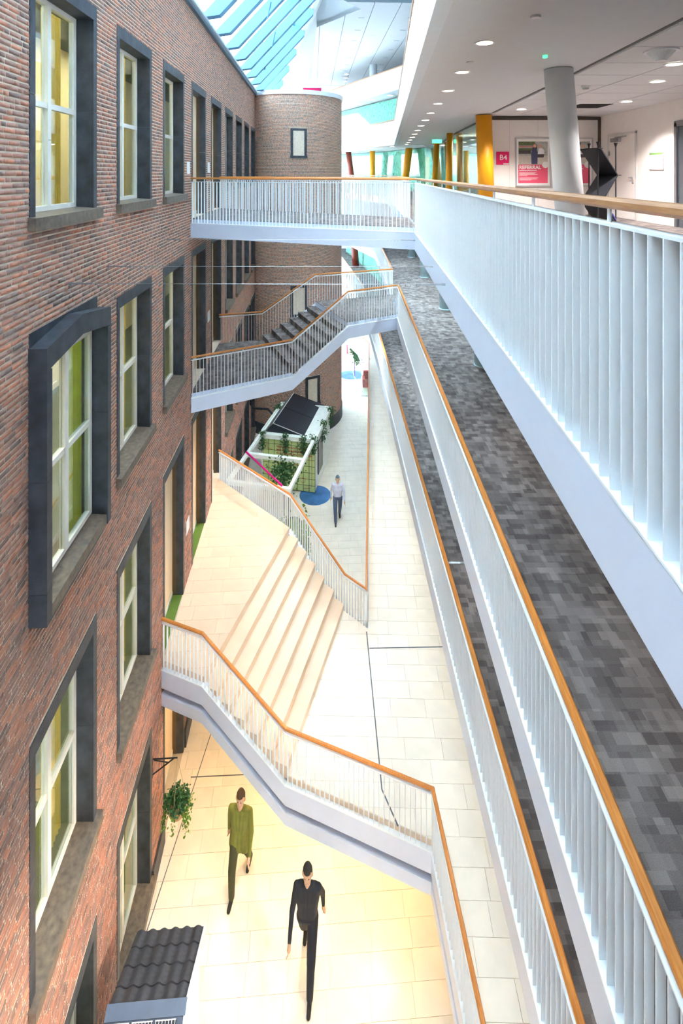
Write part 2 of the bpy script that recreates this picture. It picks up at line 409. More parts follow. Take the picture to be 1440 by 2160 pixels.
def casement(root, z0, z1, y0, y1, rd=RD):
    x0, x1 = -rd - .07, -rd
    f = .065
    m = MB(); m.box(x0, x1, y0, y1, z0, z0 + f); m.box(x0, x1, y0, y1, z1 - f, z1); m.box(x0, x1, y0, y0 + f, z0 + f, z1 - f); m.box(x0, x1, y1 - f, y1, z0 + f, z1 - f)
    m.build('window_frame', FRAMEW, root)
    ym_ = (y0 + y1) / 2; zm_ = (z0 + z1) / 2
    MB().box(x0 + .005, x1 + .012, ym_ - .04, ym_ + .04, z0 + f, z1 - f).build('mullion', FRAMEW, root)
    MB().box(x0 + .008, x1 + .004, y0 + f, y1 - f, zm_ - .035, zm_ + .035).build('transom', FRAMEW, root)
    for a, b in ((y0 + f, ym_ - .04), (ym_ + .04, y1 - f)):
        for c, d in ((z0 + f, zm_ - .035), (zm_ + .035, z1 - f)):
            MB().box(x0 + .03, x0 + .042, a, b, c, d).build('pane', GLASSW, root)
def copy_tree(o, parent=None):
    c = o.copy(); COL.objects.link(c); c.parent = parent
    for ch in list(o.children): copy_tree(ch, c)
    return c
win_n = 0; protoW = None
def place(root, r, k):
    root.location = WP(col0(k), 0, ROWB[r]); root.rotation_euler = (0, 0, TH)
HW = ROWT[0] - ROWB[0]
for r in range(4):
    for k in range(-1, 10):
        if (r, k) in DOORS or (r, k) == (1, 0): continue
        if protoW is None:
            protoW = empty('window_1'); stone_frame(protoW, .02, HW); casement(protoW, .16, HW - .19, JW, WW - JW); w = protoW
        else: w = copy_tree(protoW)
        win_n += 1; w.name = 'window_%d' % win_n
        place(w, r, k)
        struct(w, ('%s dark stone framed window counted from the left in the %s row of the brick wall' % (ORD[k], ROWN[r])) if k >= 0 else 'stone framed window beside the viewpoint in the %s row of the brick wall' % ROWN[r])
# projecting house-shaped window frame, second row, first column
w = empty('window_49', WP(col0(0), 0, ROWB[1]), TH); struct(w, 'window in a projecting gabled dark stone surround on the brick wall')
P = .20; zt = HW
m = MB(); m.box(-.3, .014, -.01, WW + .01, zt - .10, zt + .21); m.build('back_lintel', STONE, w)
zg0, zg1 = zt + .05, zt + .19
m = MB()
prof = [(-.02, zg0), (WW / 2, zg1), (WW + .02, zg0), (WW + .02, zg0 - .25), (WW / 2, zg1 - .25), (-.02, zg0 - .25)]
m.plate([(P, y, z) for y, z in prof[:2] + [prof[4], prof[5]]], (-P - .3, 0, 0)); m.plate([(P, y, z) for y, z in prof[1:5]], (-P - .3, 0, 0))
m.build('gable_lintel', STONE, w, fixn=True)
m = MB(); m.plate([(-.2, JW, zg0 - .3), (-.2, WW - JW, zg0 - .3), (-.2, WW - JW, zg0 - .20), (-.2, WW / 2, zg1 - .22), (-.2, JW, zg0 - .20)], (-.1, 0, 0)); m.build('tympanum', STONE, w, fixn=True)
for s in (0, 1):
    y0 = -.02 if s == 0 else WW + .02 - JW
    for a, b in ((.0, .35), (.355, 1.55), (1.555, zg0 - .25)):
        MB().box(-.3, P, y0, y0 + JW, a, b).build('jamb_stone', STONE, w)
m = MB(); m.hexa([(-.3, JW - .02, 0), (P - .02, JW - .02, 0), (P - .02, WW - JW + .02, 0), (-.3, WW - JW + .02, 0)], [(-.3, JW - .02, .17), (P - .02, JW - .02, .13), (P - .02, WW - JW + .02, .13), (-.3, WW - JW + .02, .17)]); m.build('sill', SILL, w)
MB().box(0, P - .06, .1, WW - .1, -.10, 0).build('corbel', STONE, w)
casement(w, .18, zg0 - .25, JW, WW - JW, .01)
# doors in the brick wall
dn = 0
for (r, k), zb in DOORS.items():
    dn += 1
    d = empty('door_%d' % dn, WP(col0(k), 0, zb), TH)
    struct(d, '%s opening from the left in the %s row, a stone framed doorway with cream panel' % (ORD[k], ROWN[r]))
    H = ROWT[r] - zb
    stone_frame(d, 0, H, sill=False, depth=.15)
    m = MB(); m.box(-.30, -.15, WW - JW, WW, 0, H - .19); m.box(-.30, -.15, 0, JW, 0, H - .19); m.box(-.30, -.15, 0, WW, H - .19, H); m.build('door_lining', BROWNR, d)
    MB().box(-.30, -.24, JW, WW - JW, .10, H - .19).build('door_leaf', CREAM, d)
    MB().box(-.30, -.23, JW, WW - JW, .0, .10).build('kick_plate', FRAMEW, d)
    MB().box(-.24, -.20, JW + .12, JW + .16, 1.0, 1.14).build('door_handle', STEEL, d)
GREEN = mat('green_door_mat', (92, 120, 44), .9, bump=.3)
for k, nm in ((2, 'nearer'), (3, 'farther')):
    o = MB().box(-.225, -.01, JW + .01, WW - JW - .01, 0.002, .018).build('door_mat', GREEN, None, WP(col0(k), 0, LL)); o.rotation_euler = (0, 0, TH)
    tag(o, 'green door mat in the %s cream doorway beside the stone steps' % nm, 'door mat', 'green mats in the doorways')

# rooms behind the brick wall: slabs, back wall, lamps
ROOMW = mat('pale_yellow_room_wall', (240, 226, 180), .8)
FLOORD = mat('dark_green_room_floor', (84, 92, 60), .8)
rm = MB()
for i, z in enumerate([3.4, L2 - .05, LA - .05, LL - .05, LG - .05]):
    rm.box(-3.6, -.60, Y0, Y1, z - .12, z)
o = rm.build('floor_old_building', FLOORD, None, WLOC); o.rotation_euler = (0, 0, TH); struct(o, 'room floors seen through the brick wall windows')
o = MB().box(-3.7, -3.6, Y0, Y1, ZB, 3.4).build('wall_old_rooms', ROOMW, None, WLOC); o.rotation_euler = (0, 0, TH); struct(o, 'pale yellow back wall of the rooms behind the brick facade')
for i, z in enumerate([3.2, L2 - .25, LA - .25, LL - .25]):
    c = WP(9.5, -2.1, z); light('room_lamp', 'AREA', c, 300 if i < 3 else 220, (1.0, .88, .66), (0, 0, TH), 1.6, 14)
def curtain(r, k, label, rgb, y0, y1, x=-.42):
    n = 26; mb = MB(); z0 = ROWB[r] + .17; z1 = ROWT[r] - .20; vs = []; fs = []
    for i in range(n + 1):
        y = y0 + (y1 - y0) * i / n; xx = .018 * math.sin(i * 1.9)
        vs += [(xx, y, z0), (xx, y, z1)]
    for i in range(n): fs.append((2 * i, 2 * i + 2, 2 * i + 3, 2 * i + 1))
    mb.add(vs, fs); o = mb.build('curtain', mat('curtain_%d_%d_%d' % rgb, rgb, .8, var=.1), None, WP(col0(k), x, 0), smooth=True); o.rotation_euler = (0, 0, TH)
    cm = o.data.materials[0]; nt = cm.node_tree; bs = nt.nodes['Principled BSDF']
    if 'tr' not in nt.nodes:
        tl = nt.nodes.new('ShaderNodeBsdfTranslucent'); tl.name = 'tr'; mx = nt.nodes.new('ShaderNodeMixShader'); mx.inputs[0].default_value = .6
        nt.links.new(bs.inputs['Base Color'].links[0].from_socket, tl.inputs[0]); nt.links.new(bs.outputs[0], mx.inputs[1]); nt.links.new(tl.outputs[0], mx.inputs[2])
        nt.links.new(mx.outputs[0], nt.nodes['Material Output'].inputs['Surface'])
    tag(o, label, 'curtain', 'curtains behind the brick wall windows')
OLIVE = (206, 186, 92); GREENC = (150, 168, 60)
for r in range(4):
    for k in range(0, 3):
        if (r, k) in DOORS: continue
        c = GREENC if (r, k) in ((1, 0),) else ((120, 140, 50) if r == 3 else OLIVE)
        nm = 'green' if c != OLIVE else 'olive yellow'
        y0 = WW * .62 if k == 0 else (WW * .30 if k == 1 else .12)
        curtain(r, k, '%s curtain behind the %s window of the %s row' % (nm, ORD[k], ROWN[r]), c, y0, WW - .13, -.14 if (r, k) == (1, 0) else -.42)

# ================================================================ ROUND BRICK TOWER
TC = (-2.73, 28.58); TR = 2.73
tower = empty('wall_tower', (TC[0], TC[1], 0)); struct(tower, 'round brick stair tower standing against the brick wall')
def arc_cyl(mb, r0, r1, z0, z1, a0, a1, n):
    vs = []; fs = []
    for i in range(n + 1):
        a = a0 + (a1 - a0) * i / n
        for r_ in (r1, r0):
            for z in (z0, z1): vs.append((r_ * math.cos(a), r_ * math.sin(a), z))
    for i in range(n):
        b = i * 4; c = b + 4
        fs += [(b, c, c + 1, b + 1), (b + 2, b + 3, c + 3, c + 2), (b + 1, c + 1, c + 3, b + 3), (b, b + 2, c + 2, c)]
    fs += [(0, 1, 3, 2), (n * 4, n * 4 + 2, n * 4 + 3, n * 4 + 1)]
    mb.add(vs, fs)
m = MB(); arc_cyl(m, TR - .3, TR, ZB, ZT, math.radians(140), math.radians(420), 80); m.build('mortar', MORTAR, tower, smooth=False)
tw_ops = [(0, 0, 0, 0, 0, 0)]
A0, A1 = math.radians(150), math.radians(380)
S0, S1 = A0 * TR, A1 * TR
def ang_for(xpx): return None
WANG = math.radians(270 - 2.0 + 0)          # centre angle of the tower windows
wa = math.atan2(25.9 - TC[1], (630 - 720) / 1065 * 25.95 - TC[0]) % (2 * math.pi)
sc_ = wa * TR
tw_ops = [(0, 0, sc_ - .42, sc_ + .42, .78, 2.32), (0, 0, sc_ - .42 , sc_ + .42, -7.35, -5.75), (0, 0, sc_ + .35, sc_ + 1.15, -12.0, -10.5)]
tb = brick_layout(S0, S1, LG + .62, ZT - .02, tw_ops, 11)
TB = np.array([(b[0], b[1], b[2], b[3]) for b in tb])
def wrap(V):
    a = V[:, :, 1] / TR; r_ = TR + V[:, :, 0]
    W = V.copy(); W[:, :, 0] = r_ * np.cos(a); W[:, :, 1] = r_ * np.sin(a); return W
o = link('brickwork', brick_mesh('tower_brickwork', TB, wrap, BRICK, 9), tower); o['kind'] = 'stuff'
m = MB(); arc_cyl(m, TR - .25, TR + .07, ZT - .02, ZT + .20, math.radians(140), math.radians(420), 80); m.build('coping', WHITE, tower)
for i in range(14):
    a0 = A0 + (A1 - A0) * i / 14; a1 = A0 + (A1 - A0) * (i + 1) / 14
    m = MB(); arc_cyl(m, TR - .1, TR + .05, LG, LG + .60, a0 + .0015, a1 - .0015, 6); m.build('plinth_stone', STONE, tower)
for j, (_, _, a, b, c, d) in enumerate(tw_ops):
    am = (a + b) / 2 / TR
    w = empty('window_%d' % (50 + j), (TC[0] + (TR) * math.cos(am), TC[1] + TR * math.sin(am), 0), am)
    struct(w, ['small stone framed window high on the round tower', 'stone framed window on the round tower behind the stair bridge', 'stone framed window low on the round tower above the green cabin'][j])
    hw = (b - a) / 2
    MB().box(-.2, .03, -hw, hw, d - .12, d).build('lintel', STONE, w); MB().box(-.2, .06, -hw - .02, hw + .02, c, c + .13).build('sill', STONE, w)
    for s in (-1, 1): MB().box(-.2, .03, min(s * hw, s * (hw - .13)), max(s * hw, s * (hw - .13)), c + .13, d - .12).build('jamb_stone', STONE, w)
    m = MB(); f = .06; y0, y1, z0, z1 = -hw + .13, hw - .13, c + .13, d - .12
    m.box(-.12, -.06, y0, y1, z0, z0 + f); m.box(-.12, -.06, y0, y1, z1 - f, z1); m.box(-.12, -.06, y0, y0 + f, z0, z1); m.box(-.12, -.06, y1 - f, y1, z0, z1); m.build('window_frame', FRAMEW, w)
    MB().box(-.10, -.09, y0 + f, y1 - f, z0 + f, z1 - f).build('pane', GLASSW, w)
    MB().box(-.28, -.22, y0, y1, z0, z0 + (z1 - z0) * .55).build('blind', mat('dark_teal_blind', (40, 62, 74), .7), w)

# ================================================================ RAILINGS AND DECKS
def railing(name, label, pts, hr, side, group=None, wood=None, gap=.06, fb=.10, pitch=.09, rw=.05, rh=.045, posts=True, cat='railing', fd=.045):
    """pts: (x, y, deck z); hr: handrail top above deck; side: +1 = the void lies right of travel"""
    root = empty(name, (pts[0][0], pts[0][1], pts[0][2])); tag(root, label, cat, group)
    o0 = Vector(pts[0]); P_ = [Vector(p) - o0 for p in pts]
    wood = wood or WOOD
    ht = hr - rh - gap
    m = MB(); a = rw / 2; c = rh * .28
    m.sweep([(p.x, p.y, p.z + hr) for p in P_], [(-a + c, 0), (a - c, 0), (a, -c), (a, -rh + c), (a - c, -rh), (-a + c, -rh), (-a, -rh + c), (-a, -c)][::-1]); m.build('handrail', wood, root, fixn=True)
    m = MB(); m.sweep([(p.x, p.y, p.z + ht) for p in P_], [(-.034, 0), (.034, 0), (.034, -.012), (-.034, -.012)][::-1]); m.build('top_bar', FINW, root, fixn=True)
    m = MB(); m.sweep([(p.x, p.y, p.z - fb) for p in P_], [(-.04, 0), (.04, 0), (.04, -.012), (-.04, -.012)][::-1]); m.build('bottom_flange', FINW, root, fixn=True)
    fin = MB().box(-fd / 2, fd / 2, -.004, .004, -fb, ht - .012).mesh('baluster'); fin.materials.append(FINW)
    post = MB().cyl((0, 0), .009, ht, hr - rh + .005, 8).mesh('rail_post'); post.materials.append(FINW)
    carry = pitch * .5; cnt = 0; pc = .4
    extra = MB()
    for i in range(len(P_) - 1):
        d = (P_[i + 1] - P_[i]); Ld = d.xy.length; ang = math.atan2(d.y, d.x) - math.pi / 2
        s = carry
        while s < Ld:
            p = P_[i] + d * (s / Ld)
            if cnt < 298: link('baluster', fin, root, p, ang)
            else:
                cs, sn = math.cos(ang), math.sin(ang)
                q = [(-fd / 2, -.004), (fd / 2, -.004), (fd / 2, .004), (-fd / 2, .004)]
                q = [(p.x + x * cs - y * sn, p.y + x * sn + y * cs) for x, y in q]
                extra.hexa([(x, y, p.z - fb) for x, y in q], [(x, y, p.z + ht - .012) for x, y in q])
            cnt += 1; s += pitch
        carry = s - Ld
        if posts:
            s = pc
            while s < Ld:
                link('rail_post', post, root, P_[i] + d * (s / Ld)); s += .95
            pc = s - Ld
    if extra.v:
        e = extra.build('balusters_far', FINW, root); e['kind'] = 'stuff'
    return root
def fascia(root, pts, side, zt=-.112, zb=-.465, w0=-.10, w1=.036, m=FASC, name='fascia'):
    o0 = root.location
    prof = [(side * w0, zt), (side * w1, zt), (side * w1, zb), (side * w0, zb)]
    mb = MB(); mb.sweep([(p[0] - o0.x, p[1] - o0.y, p[2] - o0.z) for p in pts], prof)
    return mb.build(name, m, root, fixn=True)
def slab(name, label, poly, z, thick, top_m, body_m=FASC, top_t=.012):
    root = empty(name, (poly[0][0], poly[0][1], z)); struct(root, label)
    q = [(p[0] - poly[0][0], p[1] - poly[0][1]) for p in poly]
    MB().prism(q, -thick, -top_t).build('slab', body_m, root, fixn=True)
    if top_m is not None: MB().prism(q, -top_t, 0).build('floor_covering', top_m, root, fixn=True)
    return root

# ---- plan lines (x, y): the measured edges of each level
E2 = [(.967 + .0563 * t, t) for t in (-5.0, 10.6)]                # upper balcony edge
E2b = [(1.74, 12.9), (2.45, 26.5), (.10, 33.6), (-3.2, 42.0)]      # upper gallery beyond the bridge
E1 = [(1.424 + .0216 * t, t) for t in (-5.0, 15.7)]
E1b = [(1.84, 18.28), (1.93, 28.6), (.12, 35.5), (-3.0, 43)]
EM = [(1.82, -5.0), (1.667, 3.5), (1.40, 18.8), (1.13, 26.9), (.07, 35.5), (-2.0, 43)]
B1F = [(WP(12.62, .0, 0)[0], 12.6), (1.564, 10.6)]; B1B = [(WP(16.6, 0, 0)[0], 16.55), (1.74, 12.9)]
B2F = [(WP(12.6, 0, 0)[0], 12.6, LA), (-1.366, 13.94, LA), (.195, 14.82, L1), (1.763, 15.7, L1)]
B2B = [(WP(16.4, 0, 0)[0], 16.4, LA), (-2.63, 16.77, LA), (-.91, 17.33, L1), (1.84, 18.28, L1)]
LF = [(WP(10.15, 0, 0)[0], 10.18, LL), (-2.705, 9.85, LL), (-1.011, 9.18, LW), (1.496, 8.28, LW), (1.684, 5.98, LW), (2.4, -5.0, LW)]
LB = [(WP(16.4, 0, 0)[0], 16.38, LL), (-1.42, 14.1, LL), (.084, 12.72, LW), (.604, 12.27, LW), (1.65, 30.04, LW), (1.21, 31.4, LW), (-.6, 37, LW)]
XR = 9.0

# ---- upper level (level 2)
pol = offs(E2, .04)[:1] + offs(E2, .04)[1:] + [(B1B[1][0] + .04, B1B[1][1])] + offs(E2b, .04)[1:] + [(-3.2, 46), (XR, 46), (XR, -5.0)]
s2 = slab('floor_upper_gallery', 'grey carpeted floor of the upper gallery', pol, L2, .45, CARPET)
fascia(s2, [(x, y, L2) for x, y in E2], -1); fascia(s2, [(x, y, L2) for x, y in E2b], -1)
railing('gallery_railing', 'long white slatted railing of the upper gallery with weathered oak handrail', [(x, y, L2) for x, y in E2], 1.035, -1, wood=WOODG, gap=.055, rw=.06, rh=.045, fd=.068)
railing('gallery_railing', 'white slatted railing of the upper gallery beyond the footbridge', [(x, y, L2) for x, y in E2b], 1.035, -1)
# upper bridge
b1 = empty('footbridge', (B1F[0][0], B1F[0][1], L2)); tag(b1, 'level white footbridge with carpet from the brick wall to the upper gallery', 'bridge')
o0 = Vector((B1F[0][0], B1F[0][1]))
q = [(p[0] - o0.x, p[1] - o0.y) for p in offs(B1F, -.04) + offs(B1B, .04)[::-1]]
MB().prism(q, -.45, -.012).build('deck', FASC, b1, fixn=True); MB().prism(q, -.012, 0).build('carpet', CARPET, b1, fixn=True)
fascia(b1, [(x, y, L2) for x, y in B1F], 1); fascia(b1, [(x, y, L2) for x, y in B1B], -1)
railing('bridge_railing', 'front white slatted railing of the level footbridge', [(x, y, L2) for x, y in B1F], 1.035, 1)
railing('bridge_railing', 'rear white slatted railing of the level footbridge', [(x, y, L2) for x, y in B1B], 1.035, -1)

# ---- level 1
pol = offs(E1, .04) + [(1.88, 18.28)] + offs(E1b, .04)[1:] + [(-3.0, 46), (XR, 46), (XR, -5.0)]
s1 = slab('floor_middle_gallery', 'grey patchwork carpet floor of the middle gallery', pol, L1, .42, CARPET)
fascia(s1, [(x, y, L1) for x, y in E1], -1); fascia(s1, [(x, y, L1) for x, y in E1b], -1)
railing('gallery_railing', 'white slatted railing with oak handrail along the middle gallery carpet', [(x, y, L1) for x, y in E1], .92, -1, gap=.04, rw=.06)
railing('gallery_railing', 'white slatted railing of the middle gallery beyond the stair bridge', [(x, y, L1) for x, y in E1b], .92, -1, gap=.04)

def stair_deck(name, label, F, B, thick, top_m, step_m, body_m, n=7, band=False, cat='bridge'):
    root = empty(name, (F[0][0], F[0][1], F[0][2])); tag(root, label, cat)
    o0 = Vector(F[0]); f = [Vector(p) - o0 for p in offs(F, -.04)]; b = [Vector(p) - o0 for p in offs(B, .04)]
    for i in range(3):
        q = [f[i], f[i + 1], b[i + 1], b[i]]
        flat = abs(f[i].z - f[i + 1].z) < .01
        MB().hexa([(p.x, p.y, p.z - thick) for p in q], [(p.x, p.y, p.z - (.012 if flat else .26)) for p in q]).build('deck' if flat else 'stair_body', body_m, root)
        if flat:
            if top_m is not None: MB().hexa([(p.x, p.y, p.z - .012) for p in q], [(p.x, p.y, p.z) for p in q]).build('landing_covering', top_m, root)
        else:
            lo, hi = (i, i + 1) if f[i].z < f[i + 1].z else (i + 1, i)
            h = (f[hi].z - f[lo].z) / n
            for j in range(n - 1):
                u0, u1 = j / (n - 1), (j + 1) / (n - 1)
                fa, fb_ = f[lo].lerp(f[hi], u0), f[lo].lerp(f[hi], min(1, u1)); ba, bb = b[lo].lerp(b[hi], u0), b[lo].lerp(b[hi], min(1, u1))
                z = f[lo].z + (j + 1) * h
                q = [fa, fb_, bb, ba] if lo == i else [fb_, fa, ba, bb]
                m = MB(); m.hexa([(p.x, p.y, f[lo].z + h * j - .06) for p in q], [(p.x, p.y, z) for p in q]); m.build('step', step_m, root, fixn=True)
    return root
b2 = stair_deck('stair_bridge', 'white bridge with seven carpeted steps from the brick wall up to the middle gallery', B2F, B2B, .45, CARPET, CARPET, FASC)
fascia(b2, B2F, 1); fascia(b2, B2B, -1)
railing('bridge_railing', 'front bent white railing with oak handrail of the carpeted stair bridge', B2F, .93, 1, gap=.04)
railing('bridge_railing', 'rear bent white railing with oak handrail of the carpeted stair bridge', B2B, .93, -1, gap=.04)

# ---- mezzanine
pol = offs(EM, .04) + [(-2, 46), (XR, 46), (XR, -5.0)]
sm = slab('floor_mezzanine', 'grey patchwork carpet strip of the lower mezzanine', pol, LM, .42, CARPET)
fascia(sm, [(x, y, LM) for x, y in EM], -1)
railing('gallery_railing', 'white slatted railing with oak handrail along the lower mezzanine strip', [(x, y, LM) for x, y in EM], .93, -1, gap=.04, rw=.06)
o = MB().box(1.62, 3.2, 8.83, 8.87, LM + .002, LM + .010).build('threshold_strip', STEEL); tag(o, 'thin metal threshold strip across the mezzanine carpet', 'threshold')

# ---- landing, stone steps and walkway
def tiles(root, region, z, w, h, rot, seed, m, gap=.005, t=.02, cap=300, near=(0, 8), xlim=None, row_off=None):
    o0 = root.location; r = random.Random(seed)
    c, s = math.cos(rot), math.sin(rot)
    loc = [((p[0]) * c + p[1] * s, -p[0] * s + p[1] * c) for p in region]
    xs = [p[0] for p in loc]; ys = [p[1] for p in loc]
    lst = []
    y = math.floor(min(ys) / h) * h
    while y < max(ys):
        x = math.floor(min(xs) / w) * w - r.random() * w
        while x < max(xs):
            rect = [(x + gap / 2, y + gap / 2), (x + w - gap / 2, y + gap / 2), (x + w - gap / 2, y + h - gap / 2), (x + gap / 2, y + h - gap / 2)]
            pc = clip_poly(loc, rect)
            if len(pc) >= 3 and parea(pc) > .004:
                full = parea(pc) > (w - gap) * (h - gap) * .995
                lst.append((x, y, full, pc))
            x += w
        y += h
    def dist(e):
        cx, cy = e[0] + w / 2, e[1] + h / 2; X = cx * c - cy * s; Y = cx * s + cy * c
        return math.hypot(X - near[0], Y - near[1])
    lst.sort(key=dist)
    fm = MB().box(0, w - gap, 0, h - gap, -t, 0).mesh('floor_tile'); fm.materials.append(m)
    rest = MB()
    for i, (x, y, full, pc) in enumerate(lst):
        if i < cap:
            if full:
                px_, py_ = x + gap / 2, y + gap / 2
                link('floor_tile', fm, root, (px_ * c - py_ * s - o0.x, px_ * s + py_ * c - o0.y, z - o0.z), rot)
            else:
                cx, cy = pc[0]; MBm = MB().prism([(a - cx, b - cy) for a, b in pc], -t, 0)
                ob = MBm.build('floor_tile', m, root); ob.location = (cx * c - cy * s - o0.x, cx * s + cy * c - o0.y, z - o0.z); ob.rotation_euler = (0, 0, rot)
        else:
            rest.prism([(a * c - b * s - o0.x, a * s + b * c - o0.y) for a, b in pc], z - o0.z - t, z - o0.z)
    if rest.v:
        e = rest.build('floor_tiles_far', m, root); e['kind'] = 'stuff'

lb = stair_deck('stone_stair_landing', 'cream stone landing with wide stone steps down from the brick wall doors', LF[:4], LB[:4], .44, None, STEPM, STEPM, cat='stairs')
reg = [p[:2] for p in offs(LF[:2], -.045)] + [p[:2] for p in offs(LB[:2], .045)][::-1]
tiles(lb, reg, LL + .008, .715, .365, TH, 5, STEPM, cap=160, near=(-2, 10))
WREG = [p[:2] for p in offs(LF[2:], -.045)] + [(6.0, -5.0), (6.0, 37)] + [p[:2] for p in offs(LB[2:], .045)][::-1]
lw = empty('floor_walkway', (1.5, 8.3, LW)); struct(lw, 'cream stone tiled walkway below the galleries')
WB = [p[:2] for p in offs(LF[3:], -.045)] + [(6.0, -5.0), (6.0, 37)] + [p[:2] for p in offs(LB[3:], .045)][::-1]
MB().prism([(a - 1.5, b - 8.3) for a, b in WB], -.45, -.013).build('slab', GROUT, lw, fixn=True)
tiles(lw, WREG, LW + .008, .715, .365, -.02, 8, TILE, cap=300, near=(1.6, 8.5))
fascia(lb, LF[:4], 1); fascia(lw, LF[3:], 1); fascia(lb, LB[:4], -1); fascia(lw, LB[3:], -1)
# recess and lower beam band below the front edge
for root, pts in ((lb, LF[:4]), (lw, LF[3:])):
    fascia(root, pts, 1, -.465, -.60, -.6, -.10, mat('grey_shaded_recess', (150, 145, 160), .6), 'recess'); fascia(root, pts, 1, -.60, -.82, -.6, .036, FASC, 'lower_beam')  # purple-grey shade of the gap is put into the recess colour
railing('stair_railing', 'front railing with oak handrail stepping down over the lower hall', LF, .92, 1, gap=.04, rw=.062)
railing('stair_railing', 'rear railing with oak handrail beside the stone steps and walkway', LB, .92, -1, gap=.04, rw=.055)
# dark joint lines in the walkway floor
JT = mat('dark_joint_profile', (96, 100, 104), .5)
m = MB(); m.sweep([(.60, 12.1, LW + .011), (.72, 9.0, LW + .011), (.95, 8.5, LW + .011)], [(-.012, 0), (.012, 0), (.012, -.01), (-.012, -.01)][::-1]); o = m.build('expansion_joint', JT, fixn=True); tag(o, 'long dark expansion joint running along the walkway floor', 'joint')
m = MB(); m.sweep([(.64, 11.68, LW + .011), (2.6, 11.72, LW + .011)], [(-.012, 0), (.012, 0), (.012, -.01), (-.012, -.01)][::-1]); o = m.build('expansion_joint', JT, fixn=True); tag(o, 'short dark expansion joint crossing the walkway floor', 'joint')

# ---- ground floor
g = empty('floor_ground', (-1, 8, LG)); struct(g, 'cream stone tiled ground floor of the atrium')
MB().box(-8, 10, -10, 40, -.3, -.021).build('slab', GROUT, g)
GREG = [WP(5.5, 0, 0)[:2], (2.4, 5.5), (2.4, 38), WP(38, 0, 0)[:2]]
tiles(g, GREG, LG, .715, .365, TH, 12, TILE, cap=300, near=(-1, 9))
m = MB(); m.sweep([WP(11.35, .3, LG + .004), WP(11.3, 3.4, LG + .004)], [(-.01, 0), (.01, 0), (.01, -.01), (-.01, -.01)][::-1]); o = m.build('expansion_joint', JT, fixn=True); tag(o, 'dark expansion joint crossing the lower hall floor', 'joint')
m = MB(); m.sweep([WP(8.9, .05, LG + .004), WP(12.5, .62, LG + .004)], [(-.008, 0), (.008, 0), (.008, -.01), (-.008, -.01)][::-1]); o = m.build('expansion_joint', JT, fixn=True); tag(o, 'thin dark joint line below the hanging plant', 'joint')
# stone plinth of the brick wall at the ground
m = MB()
for k in range(-1, 10):
    a = col0(k) + WW; b = col0(k + 1)
    m.box(0, .05, a, b, LG, LG + .42)
o = m.build('plinth_blocks', STONE, wall)

# ================================================================ UPPER STRUCTURE: level 3, level 4, ceilings, skylight
E3 = [(.05, -5.0), (.868, 4.51), (2.84, 27.0), (.11, 33.6), (-3.6, 42.5)]
Z3 = 1.52
def parapet(name, label, pts, zb, zt, m=WHITE):
    root = empty(name, (pts[0][0], pts[0][1], zb)); tag(root, label, 'parapet')
    P_ = [(p[0] - pts[0][0], p[1] - pts[0][1], 0) for p in pts]
    mb = MB(); mb.sweep(P_, [(-.05, .36), (.0, .36), (.0, zt - zb - .03), (-.05, zt - zb - .03)]); mb.build('panel', FINW, root, fixn=True)
    mb = MB(); mb.sweep(P_, [(-.12, 0), (.03, 0), (.03, .355), (-.12, .355)]); mb.build('fascia', WHITE, root, fixn=True)
    mb = MB(); mb.sweep(P_, [(-.05, zt - zb - .03), (.03, zt - zb - .03), (.03, zt - zb + .02), (-.05, zt - zb + .02)]); mb.build('handrail', WOODG, root, fixn=True)
    fin = MB().box(-.012, .02, -.004, .004, .36, zt - zb - .03).mesh('panel_rib'); fin.materials.append(FINW); n = 0
    for a, b in zip(P_[:-1], P_[1:]):
        d = Vector(b) - Vector(a); ang = math.atan2(d.y, d.x) - math.pi / 2; s = .1
        while s < d.length and n < 290:
            link('panel_rib', fin, root, Vector(a) + d * (s / d.length), ang + math.pi); s += .18; n += 1
    return root
parapet('gallery_parapet', 'white parapet of the third gallery above the downlights', [(x, y) for x, y in E3][::-1], Z3, 2.87)
E4 = [(4.0, 22.0), (3.55, 28.2), (-1.40, 38.4), (-4.5, 45)]
parapet('gallery_parapet', 'topmost white parapet below the panelled roof ceiling', E4[::-1], 4.79, 6.10)
o = MB().prism([(x + .06, y) for x, y in E4] + [(XR, 45), (XR, 20), (4, 20)], 4.84, 5.1).build('floor_top_gallery', CEILW, fixn=True); struct(o, 'slab of the topmost gallery')
# level 3 slab = ceiling over upper gallery: smooth soffit and panel ceiling
CR = [(1.6, -5.0), (2.41, 4.5), (3.1, 12.6), (4.0, 24), (4.4, 27)]
sf = MB(); E3i = [(.05, -5.0), (.868, 4.51), (1.577, 12.6), (2.576, 24), (2.84, 27.0)]
vs_ = []; fs_ = []
for (a, b), (c, d) in zip(E3i, CR): vs_ += [(a, b, Z3), (c, d, Z3 + .06), (a, b, Z3 + .3), (c, d, Z3 + .36)]
for i in range(4):
    k = i * 4; fs_ += [(k, k + 4, k + 5, k + 1), (k + 2, k + 3, k + 7, k + 6)]
sf.add(vs_, fs_); o = sf.build('ceiling_soffit', CEILW, fixn=False); struct(o, 'smooth white soffit with a row of downlights')
o = MB().prism([c for c in CR] + [(XR, 46), (XR, -5.0)], Z3 + .06, Z3 + .36).build('ceiling_room', CEILW, fixn=True); struct(o, 'white ceiling of the upper gallery room')
o = MB().prism([(2.84, 27), (.11, 33.6), (-3.6, 42.5), (-3.6, 46), (XR, 46), (4.4, 27)], Z3 + .02, Z3 + .30).build('ceiling_cross_gallery', CEILW, fixn=True); struct(o, 'white ceiling over the far cross gallery')
